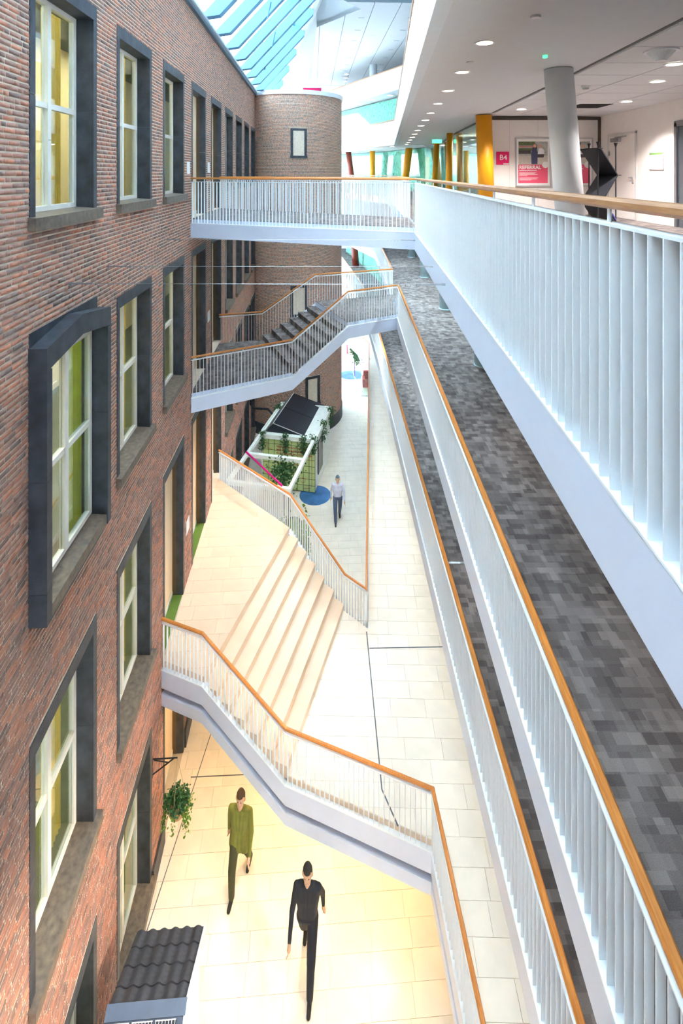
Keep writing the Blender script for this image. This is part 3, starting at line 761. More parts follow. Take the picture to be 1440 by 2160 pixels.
# ceiling panels right of the dark groove
cp = empty('ceiling_panels', (3.5, 5.2, Z3 + .06)); struct(cp, 'white rectangular ceiling panels behind the round column')
GV = [(3.45, 4.4), (3.53, 5.2), (3.73, 8.2), (3.97, 13.1)]
PR = GV + [(7.1, 13.85), (7.1, 4.4)]
for j in range(11):
    for i in range(5):
        x0 = 3.4 + i * 1.3; y0 = 4.4 + j * .9
        pc = clip_poly(PR, [(x0 + .012, y0 + .008), (x0 + 1.288, y0 + .008), (x0 + 1.288, y0 + .892), (x0 + .012, y0 + .892)])
        if len(pc) < 3 or parea(pc) < .02: continue
        MB().prism([(a - 3.5, b - 5.2) for a, b in pc], -.02, -.001).build('ceiling_panel', CEILW, cp, fixn=True)
MB().prism([(a - 3.5, b - 5.2) for a, b in PR], -.001, .001).build('grid_backing', mat('grey_grid_backing', (120, 118, 116), .8), cp, fixn=True)
o = MB().sweep([(x - .05, y, Z3 + .058) for x, y in GV], [(-.025, 0), (.025, 0), (.025, -.006), (-.025, -.006)]).build('ceiling_groove', mat('dark_groove', (96, 94, 92), .7), cp, fixn=True); o.parent = None; o.location = (0, 0, 0); struct(o, 'dark groove between soffit and ceiling panels'); o.name = 'trim_1'
o = MB().box(5.35, 6.08, 11.3, 12.0, Z3 + .033, Z3 + .058).build('ceiling_dark_sheet', mat('black_opening_shade', (16, 16, 18), .9)); tag(o, 'black sheet standing in for the dark of a missing ceiling panel', 'ceiling sheet')  # black sheet below the panels, painting the dark of an opening

# downlights
dl_ring = MB(); 
def ring_mesh():
    m = MB(); n = 24
    for r0, r1, z0, z1 in ((.085, .11, -.008, 0),):
        vs = []; fs = []
        for j in range(n):
            a = 2 * math.pi * j / n
            vs += [(r1 * math.cos(a), r1 * math.sin(a), 0), (r1 * math.cos(a), r1 * math.sin(a), z0), (r0 * math.cos(a), r0 * math.sin(a), z0), (r0 * math.cos(a), r0 * math.sin(a), 0)]
        for j in range(n):
            b = j * 4; c = ((j + 1) % n) * 4
            for k in range(4): fs.append((b + k, c + k, c + (k + 1) % 4, b + (k + 1) % 4))
        m.add(vs, fs)
    me = m.mesh('trim_ring'); me.materials.append(FINW); return me
RINGM = ring_mesh(); DISCM = MB().cyl((0, 0), .086, -.004, 0, 24).mesh('lens'); DISCM.materials.append(LAMPON)
def downlight(x, y, z, label, group, tilt=0.0, power=0, sc=1.0, color=SOFTW):
    r = empty('downlight', (x, y, z)); tag(r, label, 'downlight', group); link('trim_ring', RINGM, r); link('lens', DISCM, r); r.scale = (sc, sc, sc); r.rotation_euler = (0, tilt, 0)
    if power:
        light('downlight_lamp', 'SPOT', (x, y, z - .03), power, color, size=.09, spot=120, blend=.8)
for i in range(13):
    t = 5.96 + 1.73 * i; x = 1.69 + .0850 * (t - 5.96)
    zz = Z3 + .06 * (x - np.interp(t, [4.5, 12.6, 27], [.868, 1.577, 2.84])) / 1.5
    downlight(x, t, float(zz) - .002, ('%s downlight from the camera in the soffit row over the upper gallery' % (ORD[i] if i < 10 else ['eleventh', 'twelfth', 'thirteenth'][i - 10])), 'soffit downlights of the upper gallery', power=110 if i < 9 else 0, sc=1.1)
for i, (x, y) in enumerate([(4.72, 7.16), (5.32, 8.5), (6.15, 10.9), (4.35, 12.2)]):
    downlight(x, y, Z3 + .035, ['round downlight nearest the lift on the panelled ceiling', 'second round downlight on the panelled ceiling', 'round downlight above the white door', 'round downlight above the poster'][i], 'panel ceiling downlights', power=430, sc=1.25, color=(1, .92, .88))
for i in range(7):
    u = i / 6; x = 2.35 + (-.9 - 2.35) * u; y = 28.6 + (37.0 - 28.6) * u
    downlight(x + .5, y, Z3 + .018, '%s downlight from the right under the far cross gallery' % ORD[i], 'far cross gallery downlights', power=5, sc=1.6)
for i in range(4):
    u = i / 3; downlight(3.0 - 2.9 * u, 31.2 + 6.2 * u, 4.838, '%s downlight from the right under the topmost gallery' % ORD[i], 'topmost gallery downlights', power=4, sc=1.8)
def ceil_thing(name, x, y, label, cat, build):
    r = empty(name, (x, y, Z3 + .038)); tag(r, label, cat); build(r); return r
def bspk(r):
    m = MB(); m.cyl((0, 0), .20, -.02, 0, 28); m.cyl((0, 0), .07, -.12, -.02, 20, r2=.16); m.build('horn', WHITE, r, smooth=False); MB().cyl((0, 0), .06, -.13, -.12, 20).build('nozzle', WHITE, r)
ceil_thing('ceiling_speaker', 4.05, 6.4, 'white horn shaped air outlet on the panelled ceiling', 'air outlet', bspk)
def bdet(r):
    MB().cyl((0, 0), .075, -.03, 0, 20).build('base', WHITE, r); MB().cyl((0, 0), .05, -.055, -.03, 20, r2=.06).build('sensor', STEEL, r)
ceil_thing('smoke_detector', 4.35, 9.0, 'round white smoke detector on the panelled ceiling', 'detector', bdet)
def bsm(r): MB().cyl((0, 0), .05, -.02, .03, 16).build('cap', ALU, r)
for x, y, l in ((1.92, 5.0, 'small round sensor on the soffit ahead of the first downlight'), (1.78, 7.0, 'tiny round sensor on the soffit between the first two downlights')):
    r = ceil_thing('ceiling_sensor', x, y, l, 'sensor', bsm)
r = ceil_thing('indicator_light', 2.72, 6.75, 'small green indicator light on the soffit near the column', 'indicator', lambda r: MB().cyl((0, 0), .03, -.012, .02, 14).build('lens', mat('green_led', (70, 230, 140), .4, emit=1.5), r))

# ---- skylight over the void
sky = empty('skylight', (-AL, 0, ZT + .17), TH); struct(sky, 'sloping glass skylight rising from the brick wall')
SL = 1.10; ZS = 0.0
BEAM = mat('blue_shaded_skylight_beam', (92, 150, 190), .5, var=.03); BEAMW = mat('white_skylight_beam', (236, 240, 242), .5, var=.02)  # bluish shade on the beams is put into their paint colour
def hip_t(d): return 34.7 - (34.7 - 22.2) * d / 3.15
bp_ = []; y = -7.0
while y < 34: bp_.append(y); y += 1.74
DM = 6.6
for i, y in enumerate(bp_):
    d = min(DM, max(.2, (34.7 - y) * 3.15 / 12.5))
    if d < .3: continue
    wide = .15
    m = MB(); dk_ = min(.5, d * .8)
    for (a0, h0), (a1, h1) in (((0, .03), (dk_, .5)), ((dk_, .5), (d, .5))):
        q = [(a0, y - wide, h0), (a1, y - wide, h1), (a1, y + wide, h1), (a0, y + wide, h0)]
        m.hexa([(a, b, a * SL - h) for a, b, h in q], [(a, b, a * SL + .02) for a, b, h in q])
    m.build('beam', BEAM, sky)
for i in range(len(bp_) - 1):
    for j in range(3):
        y0, y1 = bp_[i] + .15, bp_[i + 1] - .15
        d0, d1 = DM * j / 3, DM * (j + 1) / 3
        dd = min(d1, (34.7 - y1) * 3.15 / 12.5); de = min(d1, (34.7 - y0) * 3.15 / 12.5)
        if de <= d0 + .05: continue
        dd = max(dd, d0 + .01); m = MB(); q = [(d0, y0), (de, y0), (dd, y1), (d0, y1)]
        m.hexa([(a, b, a * SL) for a, b in q], [(a, b, a * SL + .01) for a, b in q]); m.build('pane', GLASSS, sky)
        if j < 2 and i % 2 == 0 and dd >= d1 - .01:
            mm = MB(); mm.box(d1 - .03, d1 + .03, y0, y1, d1 * SL - .1, d1 * SL); mm.build('purlin', BEAM, sky)
for i, (yy, dd) in enumerate(((15.2, 1.9), (17.2, 1.6), (20.5, 1.5), (19.0, 2.9), (22.5, 1.0))):
    MB().tube([(dd, yy, dd * SL - .16), (dd - .12, yy + .05, dd * SL - .75)], .03, 8).build('actuator', mat('blue_steel_actuator', (60, 110, 140), .4), sky)
# hip beam, white gable wall, ceiling with opening
def skp(t, d, dz=0): 
    c, s = math.cos(TH), math.sin(TH); return Vector((-AL + d * c - t * s, d * s + t * c, ZT + .17 + d * SL + dz))
A_ = skp(34.7, 0); B_ = skp(22.2, 3.15); Bx = skp(8.5, 6.6)
hb = MB().tube([A_, B_, Bx], .30, 10).build('hip_beam', BEAMW); tag(hb, 'white diagonal hip beam closing the far end of the skylight', 'beam')
ZC = 7.9
C_ = Vector((-1.33, 27.2, ZC)); D_ = Vector((-2.6, 43, ZC)); F_ = Vector((.95, 24.2, ZC))
m = MB(); m.add([A_, B_, C_, D_, (-5.4, 40, 4.2)], [(0, 1, 2), (0, 2, 3), (0, 3, 4)]); o = m.build('wall_skylight_cheek', WHITE); struct(o, 'white sloping cheek between skylight and roof ceiling')
m = MB(); m.add([B_, C_, F_, (F_.x, F_.y, 12), (B_.x, B_.y, 12), (C_.x, C_.y, 12)], [(1, 2, 3, 5), (0, 1, 5, 4)]); o = m.build('wall_skylight_end', WHITE); struct(o, 'bright white upstand at the end of the skylight')
o = MB().prism([(C_.x, C_.y), (F_.x, F_.y), (.1, 23.0), (-1.0, 21.4), (1.5, 10), (3.5, -5), (XR + 1, -5), (XR + 1, 46), (-2.9, 46)], ZC + .02, ZC + .25).build('ceiling_roof', CEILW, fixn=True); struct(o, 'white panelled roof ceiling')
rc = empty('ceiling_roof_panels', (0, 24, ZC)); struct(rc, 'long white ceiling boards under the roof')
for i in range(8):
    x0 = -2.2 + i * 1.25
    for j in range(4):
        y0, y1 = 23.2 + j * 5.5, 28.7 + j * 5.5
        reg = [(C_.x, C_.y), (F_.x, F_.y), (.1, 23.0), (3, 18), (XR, 18), (XR, 45.5), (-2.75, 45.5)]
        c, s = math.cos(TH), math.sin(TH)
        rect = [(a * c - b * s + 1.3, a * s + b * c) for a, b in ((x0 + .02, y0 + .01), (x0 + 1.23, y0 + .01), (x0 + 1.23, y1 - .01), (x0 + .02, y1 - .01))]
        pc = clip_poly(reg, rect)
        if len(pc) > 2 and parea(pc) > .1: MB().prism([(a, b - 24) for a, b in pc], -.03, .0).build('ceiling_board', CEILW, rc, fixn=True)
MB().prism([(a, b - 24) for a, b in [(C_.x, C_.y), (F_.x, F_.y), (.1, 23.0), (3, 18), (XR, 18), (XR, 45.5), (-2.75, 45.5)]], .0, .018).build('board_backing', mat('blue_grey_backing', (120, 140, 152), .8), rc, fixn=True)
for i in range(3):
    for j in range(8):
        x, y = -1.5 + i * 2.5 - .0563 * (j * 2.2), 25.5 + j * 2.2
        if (i == 0 and j < 1): continue
        o = MB().box(-.16, .16, -.03, .03, -.01, 0).build('ceiling_slot', mat('grey_slot', (150, 160, 166), .6), None, (x, y, ZC - .03))
        tag(o, '%s slot vent from the skylight in the %s row of the roof ceiling' % (ORD[j], ['left', 'middle', 'right'][i]), 'vent', 'slot vents in the roof ceiling')
for x, y, l in ((-1.6, 41.5, 'nearer left'), (-1.65, 43, 'farther left'), (.4, 40, 'nearest right'), (.35, 41.6, 'middle right'), (.3, 43.2, 'farthest right')):
    downlight(x, y, ZC - .03, '%s small downlight at the far end of the roof ceiling' % l, 'far roof ceiling downlights', sc=1.8)
o = MB().cyl((2.3, 36.5), .28, 5.1, ZC, 24).build('column', WHITE, smooth=False); tag(o, 'white round column on the topmost gallery', 'column')
sg = empty('sign_box', (-2.35, 40.5, 5.9)); tag(sg, 'magenta sign box above the round tower', 'sign')
MB().box(-.8, .8, 0, .2, -.1, 1.05).build('casing', WHITE, sg); MB().box(-.72, .72, -.02, 0, 0, .95).build('face', MAG, sg)

rt = skp(0, 6.6)
o = MB().prism([(3.55, -5), (XR + .2, -5), (XR + .2, 46), (-3, 46), (skp(33, 2)[0], 33), (skp(8.5, 6.6)[0], 8.5)], rt.z - .05, rt.z + .15).build('ceiling_light_block', WHITE, fixn=True); struct(o, 'slab added beside the skylight to block sky light')  # unseen slab added to stop sky light reaching the far top
o = MB().sweep([(.1, 23.0, ZC), (-1.0, 21.4, ZC), (1.5, 10, ZC), (3.5, -5, ZC)], [(0, 0), (.12, 0), (.12, rt.z - ZC), (0, rt.z - ZC)]).build('wall_light_block', WHITE, fixn=True); struct(o, 'white upstand added above the roof ceiling to block sky light')  # added with the slab above to close the gap against sky light
# outer closing walls; the front one is added to keep light out
for nm, a, lab in (('wall_back', (-8, 10, 46, 46.2, LG - .1, 12), 'far end wall of the building'), ('wall_right', (XR, XR + .2, -5.2, 46, LG, 12), 'outer right wall of the new building'), ('wall_front_added', (-4, XR + .2, -5.2, -5.0, LG, 12), 'white wall added behind the viewpoint to cut the light')):
    o = MB().box(*a).build(nm, WALLW); struct(o, lab)

# ================================================================ UPPER GALLERY ROOM (right)
o = MB().box(3.98, 7.12, 13.9, 14.05, L2, Z3 + .04).build('wall_poster', WALLW); struct(o, 'white panel wall carrying the posters')
pw = o
for x in (4.62, 5.4, 6.18):
    p = MB().box(x, x + .008, 13.896, 13.9, L2, Z3).build('panel_joint', mat('pale_joint', (206, 202, 200), .8), pw)
o = MB().box(3.98, 7.1, 13.86, 13.9, Z3 - .05, Z3 + .038).build('trim_2', mat('dark_wall_trim', (84, 78, 72), .7)); struct(o, 'dark trim above the poster wall')  # thin dark strip along the top of the wall
o = MB().box(7.05, 7.09, 13.80, 13.9, L2, Z3 + .02).build('trim_3', mat('dark_wall_trim', (84, 78, 72), .7)); struct(o, 'dark vertical corner trim beside the poster wall')
o = MB().box(7.09, 7.24, -5.0, 14.0, L2, Z3 + .04).build('wall_room_side', WALLW); struct(o, 'white side wall with door and notice')
# door on side wall
d = empty('door_20', (7.09, 12.17, L2)); struct(d, 'white door with closer and steel handle')
m = MB(); m.box(-.03, .0, -.06, 0, 0, 2.14); m.box(-.03, 0, 1.19, 1.25, 0, 2.14); m.box(-.03, 0, -.06, 1.25, 2.10, 2.16); m.build('door_frame', mat('pale_grey_frame', (214, 212, 210), .5), d)
MB().box(-.015, 0, 0, 1.19, .005, 2.10).build('door_leaf', mat('white_door_leaf', (238, 233, 229), .5, var=.01), d)
MB().box(-.09, -.015, .62, 1.0, 1.94, 2.04).build('door_closer', STEEL, d)
MB().box(-.05, -.03, .35, .85, 2.05, 2.075).build('closer_arm', STEEL, d)
m = MB(); m.cyl((-.04, .09), .012, 1.0, 1.05, 10); m.tube([(-.015, .09, 1.03), (-.06, .09, 1.03), (-.06, .2, 1.03)], .012, 8); m.build('handle', STEEL, d)
MB().tube([(-.015, .09, .90), (-.035, .09, .90)], .022, 12).build('lock_cylinder', STEEL, d)
MB().box(-.035, -.015, 1.15, 1.19, 1.6, 1.72).build('hinge', STEEL, d)
n_ = empty('notice_frame', (7.09, 11.35, .08)); tag(n_, 'framed evacuation plan on the white side wall', 'notice')
MB().box(-.02, 0, -.25, .25, 0, .40).build('frame', ALU, n_); MB().box(-.024, -.02, -.23, .23, .02, .38).build('sheet', PAPER, n_); MB().box(-.026, -.024, -.23, .23, .345, .38).build('header_strip', mat('green_header', (120, 170, 80), .5), n_)
for i in range(6): MB().box(-.026, -.024, -.18 + i * .055, -.14 + i * .055, .10 + (i % 3) * .05, .12 + (i % 3) * .06).build('plan_mark', mat('plan_grey', (170, 170, 170), .6), n_)
lf = empty('lift_door', (7.09, 9.2, L2)); tag(lf, 'stainless steel lift door at the right edge', 'lift')
m = MB(); m.box(-.05, .0, 1.42, 1.5, 0, 2.2); m.box(-.05, 0, 0, .08, 0, 2.2); m.box(-.05, 0, 0, 1.5, 2.12, 2.24); m.build('frame', STEEL, lf)
MB().box(-.02, 0, .08, .74, .01, 2.12).build('panel', mat('lift_panel', (120, 132, 142), .25, metal=.8), lf); MB().box(-.02, 0, .76, 1.42, .01, 2.12).build('panel', mat('lift_panel', (120, 132, 142), .25, metal=.8), lf)
# posters
def text(s, size, m, parent, loc, rot=(math.pi / 2, 0, 0), bold=0.0, name='lettering', align='LEFT', ext=.0006, space=1.0):
    cu = bpy.data.curves.new('t', 'FONT'); cu.body = s; cu.size = size; cu.extrude = ext; cu.offset = bold; cu.align_x = align; cu.space_character = space; cu.resolution_u = 2
    to = bpy.data.objects.new('t', cu); COL.objects.link(to); bpy.context.view_layer.update()
    me = bpy.data.meshes.new_from_object(to.evaluated_get(bpy.context.evaluated_depsgraph_get())); bpy.data.objects.remove(to)
    me.materials.clear(); me.materials.append(m)
    o = link(name, me, parent, loc); o.rotation_euler = rot; return o
PR_SKY = mat('print_building_grey', (176, 178, 172), .5, var=.2, scale=12); PR_GRD = mat('print_pavement', (206, 198, 188), .5, var=.08, scale=14); PR_TREE = mat('print_foliage', (96, 110, 72), .5, var=.4, scale=26); PR_BLUE = mat('print_navy', (70, 74, 108), .5); PR_SKIN = mat('print_skin', (214, 160, 134), .5); PR_HAIR = mat('print_hair', (92, 60, 44), .5); PR_WH = mat('print_white_shirt', (232, 232, 232), .5); PR_DK = mat('print_dark', (80, 72, 72), .5); PR_RED = mat('print_red_beam', (190, 120, 112), .5)
def poster(x, label):
    p = empty('poster', (x, 13.885, -.36)); tag(p, label, 'poster', 'framed referral posters')
    W_, H_ = .97, 1.345; f = .035
    def pl(nm, x0, x1, z0, z1, m, lay=1): MB().box(x0, x1, -.006 - .0012 * lay, -.005, z0, z1).build(nm, m, p)
    m = MB(); m.box(0, W_, -.022, .012, 0, f); m.box(0, W_, -.022, .012, H_ - f, H_); m.box(0, f, -.022, .012, f, H_ - f); m.box(W_ - f, W_, -.022, .012, f, H_ - f); m.build('frame', ALU, p)
    MB().box(f, W_ - f, -.005, .01, f, H_ - f).build('sheet', PAPER, p)
    x0, x1 = .085, .885
    pl('photo_ground', x0, x1, .60, .85, PR_GRD); pl('photo_buildings', x0, x1, .85, 1.24, PR_SKY); pl('photo_trees', x0, x0 + .45, 1.13, 1.24, PR_TREE, 2); pl('photo_hedge', x0, x0 + .34, .90, 1.00, PR_DK, 2); pl('photo_shrubs', x0, x0 + .5, .99, 1.06, PR_TREE, 2)
    pl('photo_beam', x0, x1 - .35, 1.08, 1.115, PR_RED, 3)
    m = MB(); m.plate([(.44, -.012, .62), (.60, -.012, .62), (.61, -.012, .95), (.56, -.012, 1.07), (.46, -.012, 1.06), (.43, -.012, .90)], (0, .004, 0)); m.build('figure_dress', PR_BLUE, p, fixn=True)
    m = MB(); m.tube([(.53, -.008, 1.12), (.53, -.0125, 1.12)], .05, 14); m.build('figure_face', PR_SKIN, p)
    m = MB(); m.plate([(.47, -.0115, 1.04), (.59, -.0115, 1.02), (.595, -.0115, 1.15), (.53, -.0115, 1.19), (.475, -.0115, 1.15)], (0, .003, 0)); m.build('figure_hair', PR_HAIR, p, fixn=True)
    m = MB(); m.plate([(.60, -.011, .88), (.79, -.011, .88), (.79, -.011, 1.0), (.73, -.011, 1.06), (.64, -.011, 1.05)], (0, .003, 0)); m.build('second_figure_shirt', PR_WH, p, fixn=True)
    m = MB(); m.plate([(.60, -.0115, .80), (.77, -.0115, .80), (.79, -.0115, .89), (.61, -.0115, .89)], (0, .003, 0)); m.build('second_figure_trousers', PR_DK, p, fixn=True)
    m = MB(); m.tube([(.69, -.008, 1.11), (.69, -.0125, 1.11)], .045, 14); m.build('second_figure_face', PR_SKIN, p)
    pl('text_panel', x0 - .01, x1, .10, .605, PINK, 4)
    m = MB(); m.tube([(.82, -.008, .60), (.82, -.0135, .60)], .09, 24); m.build('round_badge', PAPER, p)
    text('REFERRAL', .135, PAPER, p, (.10, -.0115, .485), bold=.004, name='headline')
    for i, (l, z) in enumerate(((.48, .435), (.47, .385), (.43, .355), (.50, .325), (.22, .295), (.52, .235), (.48, .205), (.32, .175))):
        pl('text_line', .105, .105 + l, z, z + (.022 if i == 0 else .012), PAPER, 5)
    return p
poster(4.78, 'framed pink referral poster between the yellow and the white column')
poster(5.94, 'framed pink referral poster half hidden behind the white column')
b4 = empty('room_sign', (4.255, 13.88, .24)); tag(b4, 'square magenta B4 sign on the white wall', 'sign')
MB().box(0, .35, 0, .02, 0, .36).build('plate', MAG, b4); text('B4', .20, PAPER, b4, (.085, -.001, .135), bold=.002)
MB().box(.10, .26, -.002, 0, .285, .297).build('small_text_line', PINK, b4); MB().box(.19, .345, -.002, 0, .012, .04).build('logo_strip', PAPER, b4)
# columns
def column(c0, c1, r, z0, z1, m, label):
    root = empty('column', (c0[0], c0[1], z0)); tag(root, label, 'column')
    MB().cyl((0, 0), r, 0, z1 - z0, 40, c2=(c1[0] - c0[0], c1[1] - c0[1])).build('shaft', m, root, smooth=False)
    MB().cyl((0, 0), r + .012, 0, .03, 40).build('base_ring', m, root); return root
def smooth_col(root):
    for ch in root.children:
        for p in ch.data.polygons: p.use_smooth = len(p.vertices) == 4
smooth_col(column((3.50, 7.64), (3.28, 7.64), .208, L2, Z3 + .05, WHITE, 'thick leaning white column beside the magazine rack'))
ycol = [((3.86, 13.4), (3.80, 13.5), .21, YELL, 'large yellow column at the corner of the poster wall'), ((4.12, 19.4), (4.16, 19.4), .12, YELL, 'second yellow column along the glass wall'), ((4.55, 25.0), (4.72, 25.0), .13, YELL, 'third yellow column along the glass wall'),
        ((3.75, 30.6), (4.1, 30.6), .22, YELL, 'leaning yellow column in front of the far glass'), ((2.12, 34.6), (2.12, 34.6), .18, YELL, 'upright yellow column in the far gallery'), ((.85, 36.5), (.50, 36.5), .20, BRNC, 'leaning red brown column in the far gallery')]
for c0, c1, r, m, l in ycol: smooth_col(column(c0, c1, r, L2, Z3 + .03, m, l))
smooth_col(column((2.05, 35.6), (2.1, 35.6), .2, 2.0, 4.85, mat('lime_column_paint', (206, 206, 60), .45), 'lime yellow column on the third gallery'))
smooth_col(column((1.05, 37.0), (.9, 37.0), .25, LM, L1 - .42, BRNC, 'red brown column on the far mezzanine'))
for i, (x, y) in enumerate(((3.5, 21.3), (3.35, 16.3), (3.22, 11.5), (3.66, 26.4))):
    smooth_col(column((x, y), (x - .05, y), .19, L1, L2 - .45, mat('pale_cyan_column', (208, 234, 240), .4), ['round white column on the middle gallery behind the second wire', 'round white column on the middle gallery behind the third wire', 'round white column on the middle gallery carpet, mostly under the balcony', 'farthest round white column on the middle gallery'][i]))
# glass partitions
def partition(name, label, pts, z0, z1, step, m, frame_m=DARK):
    root = empty(name, (pts[0][0], pts[0][1], z0)); tag(root, label, 'glass wall')
    P_ = [Vector((p[0] - pts[0][0], p[1] - pts[0][1], 0)) for p in pts]; H = z1 - z0
    for a, b in zip(P_[:-1], P_[1:]):
        d = b - a; n = max(1, round(d.length / step)); u = d / n; nn = Vector((d.y, -d.x, 0)).normalized() * .006
        for i in range(n):
            p, q = a + u * i + u.normalized() * .006, a + u * (i + 1) - u.normalized() * .006
            MB().hexa([p - nn, q - nn, q + nn, p + nn], [v + Vector((0, 0, H)) for v in (p - nn, q - nn, q + nn, p + nn)]).build('pane', m, root, fixn=True)
    for z, nm in ((0, 'floor_track'), (H - .05, 'head_track')):
        MB().sweep([(p.x, p.y, z) for p in P_], [(-.02, 0), (.02, 0), (.02, .05), (-.02, .05)]).build(nm, frame_m, root, fixn=True)
    return root
partition('glass_partition', 'green tinted glass wall running behind the yellow columns', [(4.0, 13.9), (4.35, 19.5), (5.0, 25.3), (4.9, 29.5)], L2, Z3 + .03, 1.0, GLASSC)
partition('glass_partition', 'teal tinted glass wall at the far end of the upper gallery', [(4.9, 29.5), (3.2, 34.5), (2.0, 37.0), (-1.8, 44.5)], L2, Z3 + .02, 1.1, GLASSG)
partition('glass_partition', 'green glass wall on the third gallery', [(3.6, 31.5), (-1.2, 41.5)], 2.0, 4.8, 1.2, GLASSG)
partition('glass_partition', 'pale glass wall along the middle gallery', [(3.75, 6.0), (3.85, 16), (4.1, 30)], L1, L2 - .45, 1.4, GLASSC)
partition('glass_partition', 'green glass wall on the far mezzanine', [(2.6, 30), (1.6, 37), (0.4, 44)], LM, L1 - .42, 1.1, GLASSG)
o = MB().box(-3.4, XR, 45.2, 45.5, L2, Z3).build('wall_far_room', mat('warm_far_wall', (226, 208, 170), .8)); struct(o, 'warm wall far behind the upper glass')
o = MB().box(5.8, 6.0, 14.05, 45, L2, Z3 + .02).build('wall_corridor', mat('warm_corridor_wall', (236, 226, 204), .8)); struct(o, 'pale wall behind the glass partition')
o = MB().box(3.0, 4.6, 40.5, 40.7, L2, Z3 - .3).build('office_cupboard', mat('ochre_cupboard', (176, 140, 70), .6)); tag(o, 'ochre cupboard behind the far teal glass', 'cupboard')
o = empty('wall_screen', (.7, 40.2, -.1)); tag(o, 'bright wall screen behind the far glass', 'screen'); MB().box(0, 1.5, 0, .06, 0, 1.0).build('bezel', DARK, o); MB().box(.04, 1.46, -.005, 0, .04, .96).build('display', mat('screen_image', (190, 214, 236), .4, var=.4, scale=5, emit=.8), o)
ex = empty('exit_sign', (3.95, 22.0, Z3 - .20)); tag(ex, 'green emergency exit sign hanging from the soffit', 'sign'); MB().box(0, .42, 0, .03, 0, .17).build('panel', mat('exit_green', (90, 225, 170), .4, emit=1.2), ex); MB().box(.2, .22, .005, .025, .17, .24).build('hanger', WHITE, ex)
o = empty('pink_panel', (1.05, 39.4, 2.0)); tag(o, 'pink printed panel behind the third gallery glass', 'panel'); MB().box(-.9, .9, 0, .05, .3, 1.6).build('board', mat('pink_panel_print', (226, 60, 190), .5, var=.3, scale=4), o)

# magazine rack
rk = empty('magazine_rack', (4.6, 9.0, L2), math.radians(38)); tag(rk, 'black zigzag magazine rack on slim poles', 'rack')
for px_, py_ in ((-.32, -.12), (-.30, .22), (.31, -.14), (.10, .24)):
    MB().cyl((px_, py_), .011, .0, 1.60, 10).build('pole', BLACK, rk); MB().cyl((px_, py_), .010, 1.60, 1.68, 10, r2=.034).build('pole_cap', BLACK, rk)
zz = [(-.34, 1.56), (.30, 1.10), (-.30, .64), (.30, .18)]
for i in range(3):
    (xa, za), (xb, zb) = zz[i], zz[i + 1]
    d = Vector((xb - xa, 0, zb - za)).normalized(); nrm = Vector((-d.z, 0, d.x)) * .012
    a = Vector((xa, -.18, za)); b = Vector((xb, -.18, zb))
    MB().plate([a - nrm, b - nrm, b + nrm, a + nrm], (0, .36, 0)).build('shelf', BLACK, rk, fixn=True)
    ex_ = .14 * (1 if i % 2 == 0 else -1)
    MB().box(min(xb, xb + ex_), max(xb, xb + ex_), -.18, .18, zb - .006, zb + .006).build('shelf_lip', BLACK, rk)
    if i == 0: MB().box(xa - .08, xa + .08, -.18, .18, za - .006, za + .006).build('shelf_lip', BLACK, rk)
bl = empty('brochure', (4.55 + .08, 8.93, L2 + .47)); tag(bl, 'dark blue brochure with red and pale corner lying on the rack', 'brochure'); bl.rotation_euler = (0, math.radians(37), math.radians(38))
MB().box(-.02, .30, -.11, .11, .0, .03).build('cover', mat('navy_print', (66, 62, 130), .5), bl); MB().box(-.02, .06, -.112, .112, .005, .034).build('corner', mat('red_print', (220, 60, 70), .5), bl); MB().box(.06, .09, -.112, .112, .005, .034).build('stripe', mat('pale_blue_print', (150, 190, 230), .5), bl)

# ---- tension wires
for i, (t, tr, z, lab) in enumerate(((6.31, 6.24, -1.372, 'nearest steel wire stretched across the void'), (7.47, 7.46, -1.372, 'middle steel wire stretched across the void'), (10.5, 10.4, -1.372, 'farthest steel wire in front of the footbridge'))):
    a = Vector(WP(t, 0, z)); b = Vector((.967 + .0563 * tr - .03, tr, z)); r = empty('tension_wire', a); tag(r, lab, 'wire', 'steel wires across the void')
    d = b - a; MB().tube([(0, 0, 0), d], .004, 6).build('cable', STEEL, r)
    u = d.normalized()
    for e, s in ((Vector((0, 0, 0)), 1), (d, -1)):
        MB().tube([e + u * s * .02, e + u * s * .30], .011, 8).build('turnbuckle', STEEL, r)
        MB().tube([e, e + u * s * .05], .018, 8).build('anchor', STEEL, r)
        for j in range(4): MB().tube([e + u * s * (.36 + j * .07), e + u * s * (.36 + j * .07) + Vector((0, 0, -.03))], .006, 6).build('clip', STEEL, r)

# ================================================================ FOLIAGE HELPER
LEAF = [mat('leaf_dark_green', (44, 92, 44), .5, var=.35, scale=30), mat('leaf_bright_green', (104, 142, 40), .5, var=.35, scale=30)]
def foliage(name, root, pts, size, seed, m):
    r = random.Random(seed); mb = MB()
    for p in pts:
        a = Vector((r.gauss(0, 1), r.gauss(0, 1), r.gauss(-.3, .7))).normalized(); b = a.cross(Vector((r.gauss(0, 1), r.gauss(0, 1), r.gauss(0, 1)))).normalized(); s = size * (.7 + r.random() * .7)
        n = a.cross(b) * s * .12; p = Vector(p)
        mb.add([p, p + a * s * .5 + b * s * .36 + n, p + a * s, p + a * s * .5 - b * s * .36 + n], [(0, 1, 2), (0, 2, 3)])
    return mb.build(name, m, root)
def trailing(root, c, w, h, n, seed, size=.05, m=0, name='leaves'):
    r = random.Random(seed); pts = []
    for i in range(n):
        v = r.random() ** 1.3
        rad = w * (.5 + .2 * math.sin(v * 3)) * (1 - .45 * v)
        pts.append((c[0] + r.gauss(0, .45) * rad, c[1] + r.gauss(0, .45) * rad, c[2] + .08 * (1 - v) * r.random() - v * h))
    return foliage(name, root, pts, size, seed + 1, LEAF[m])

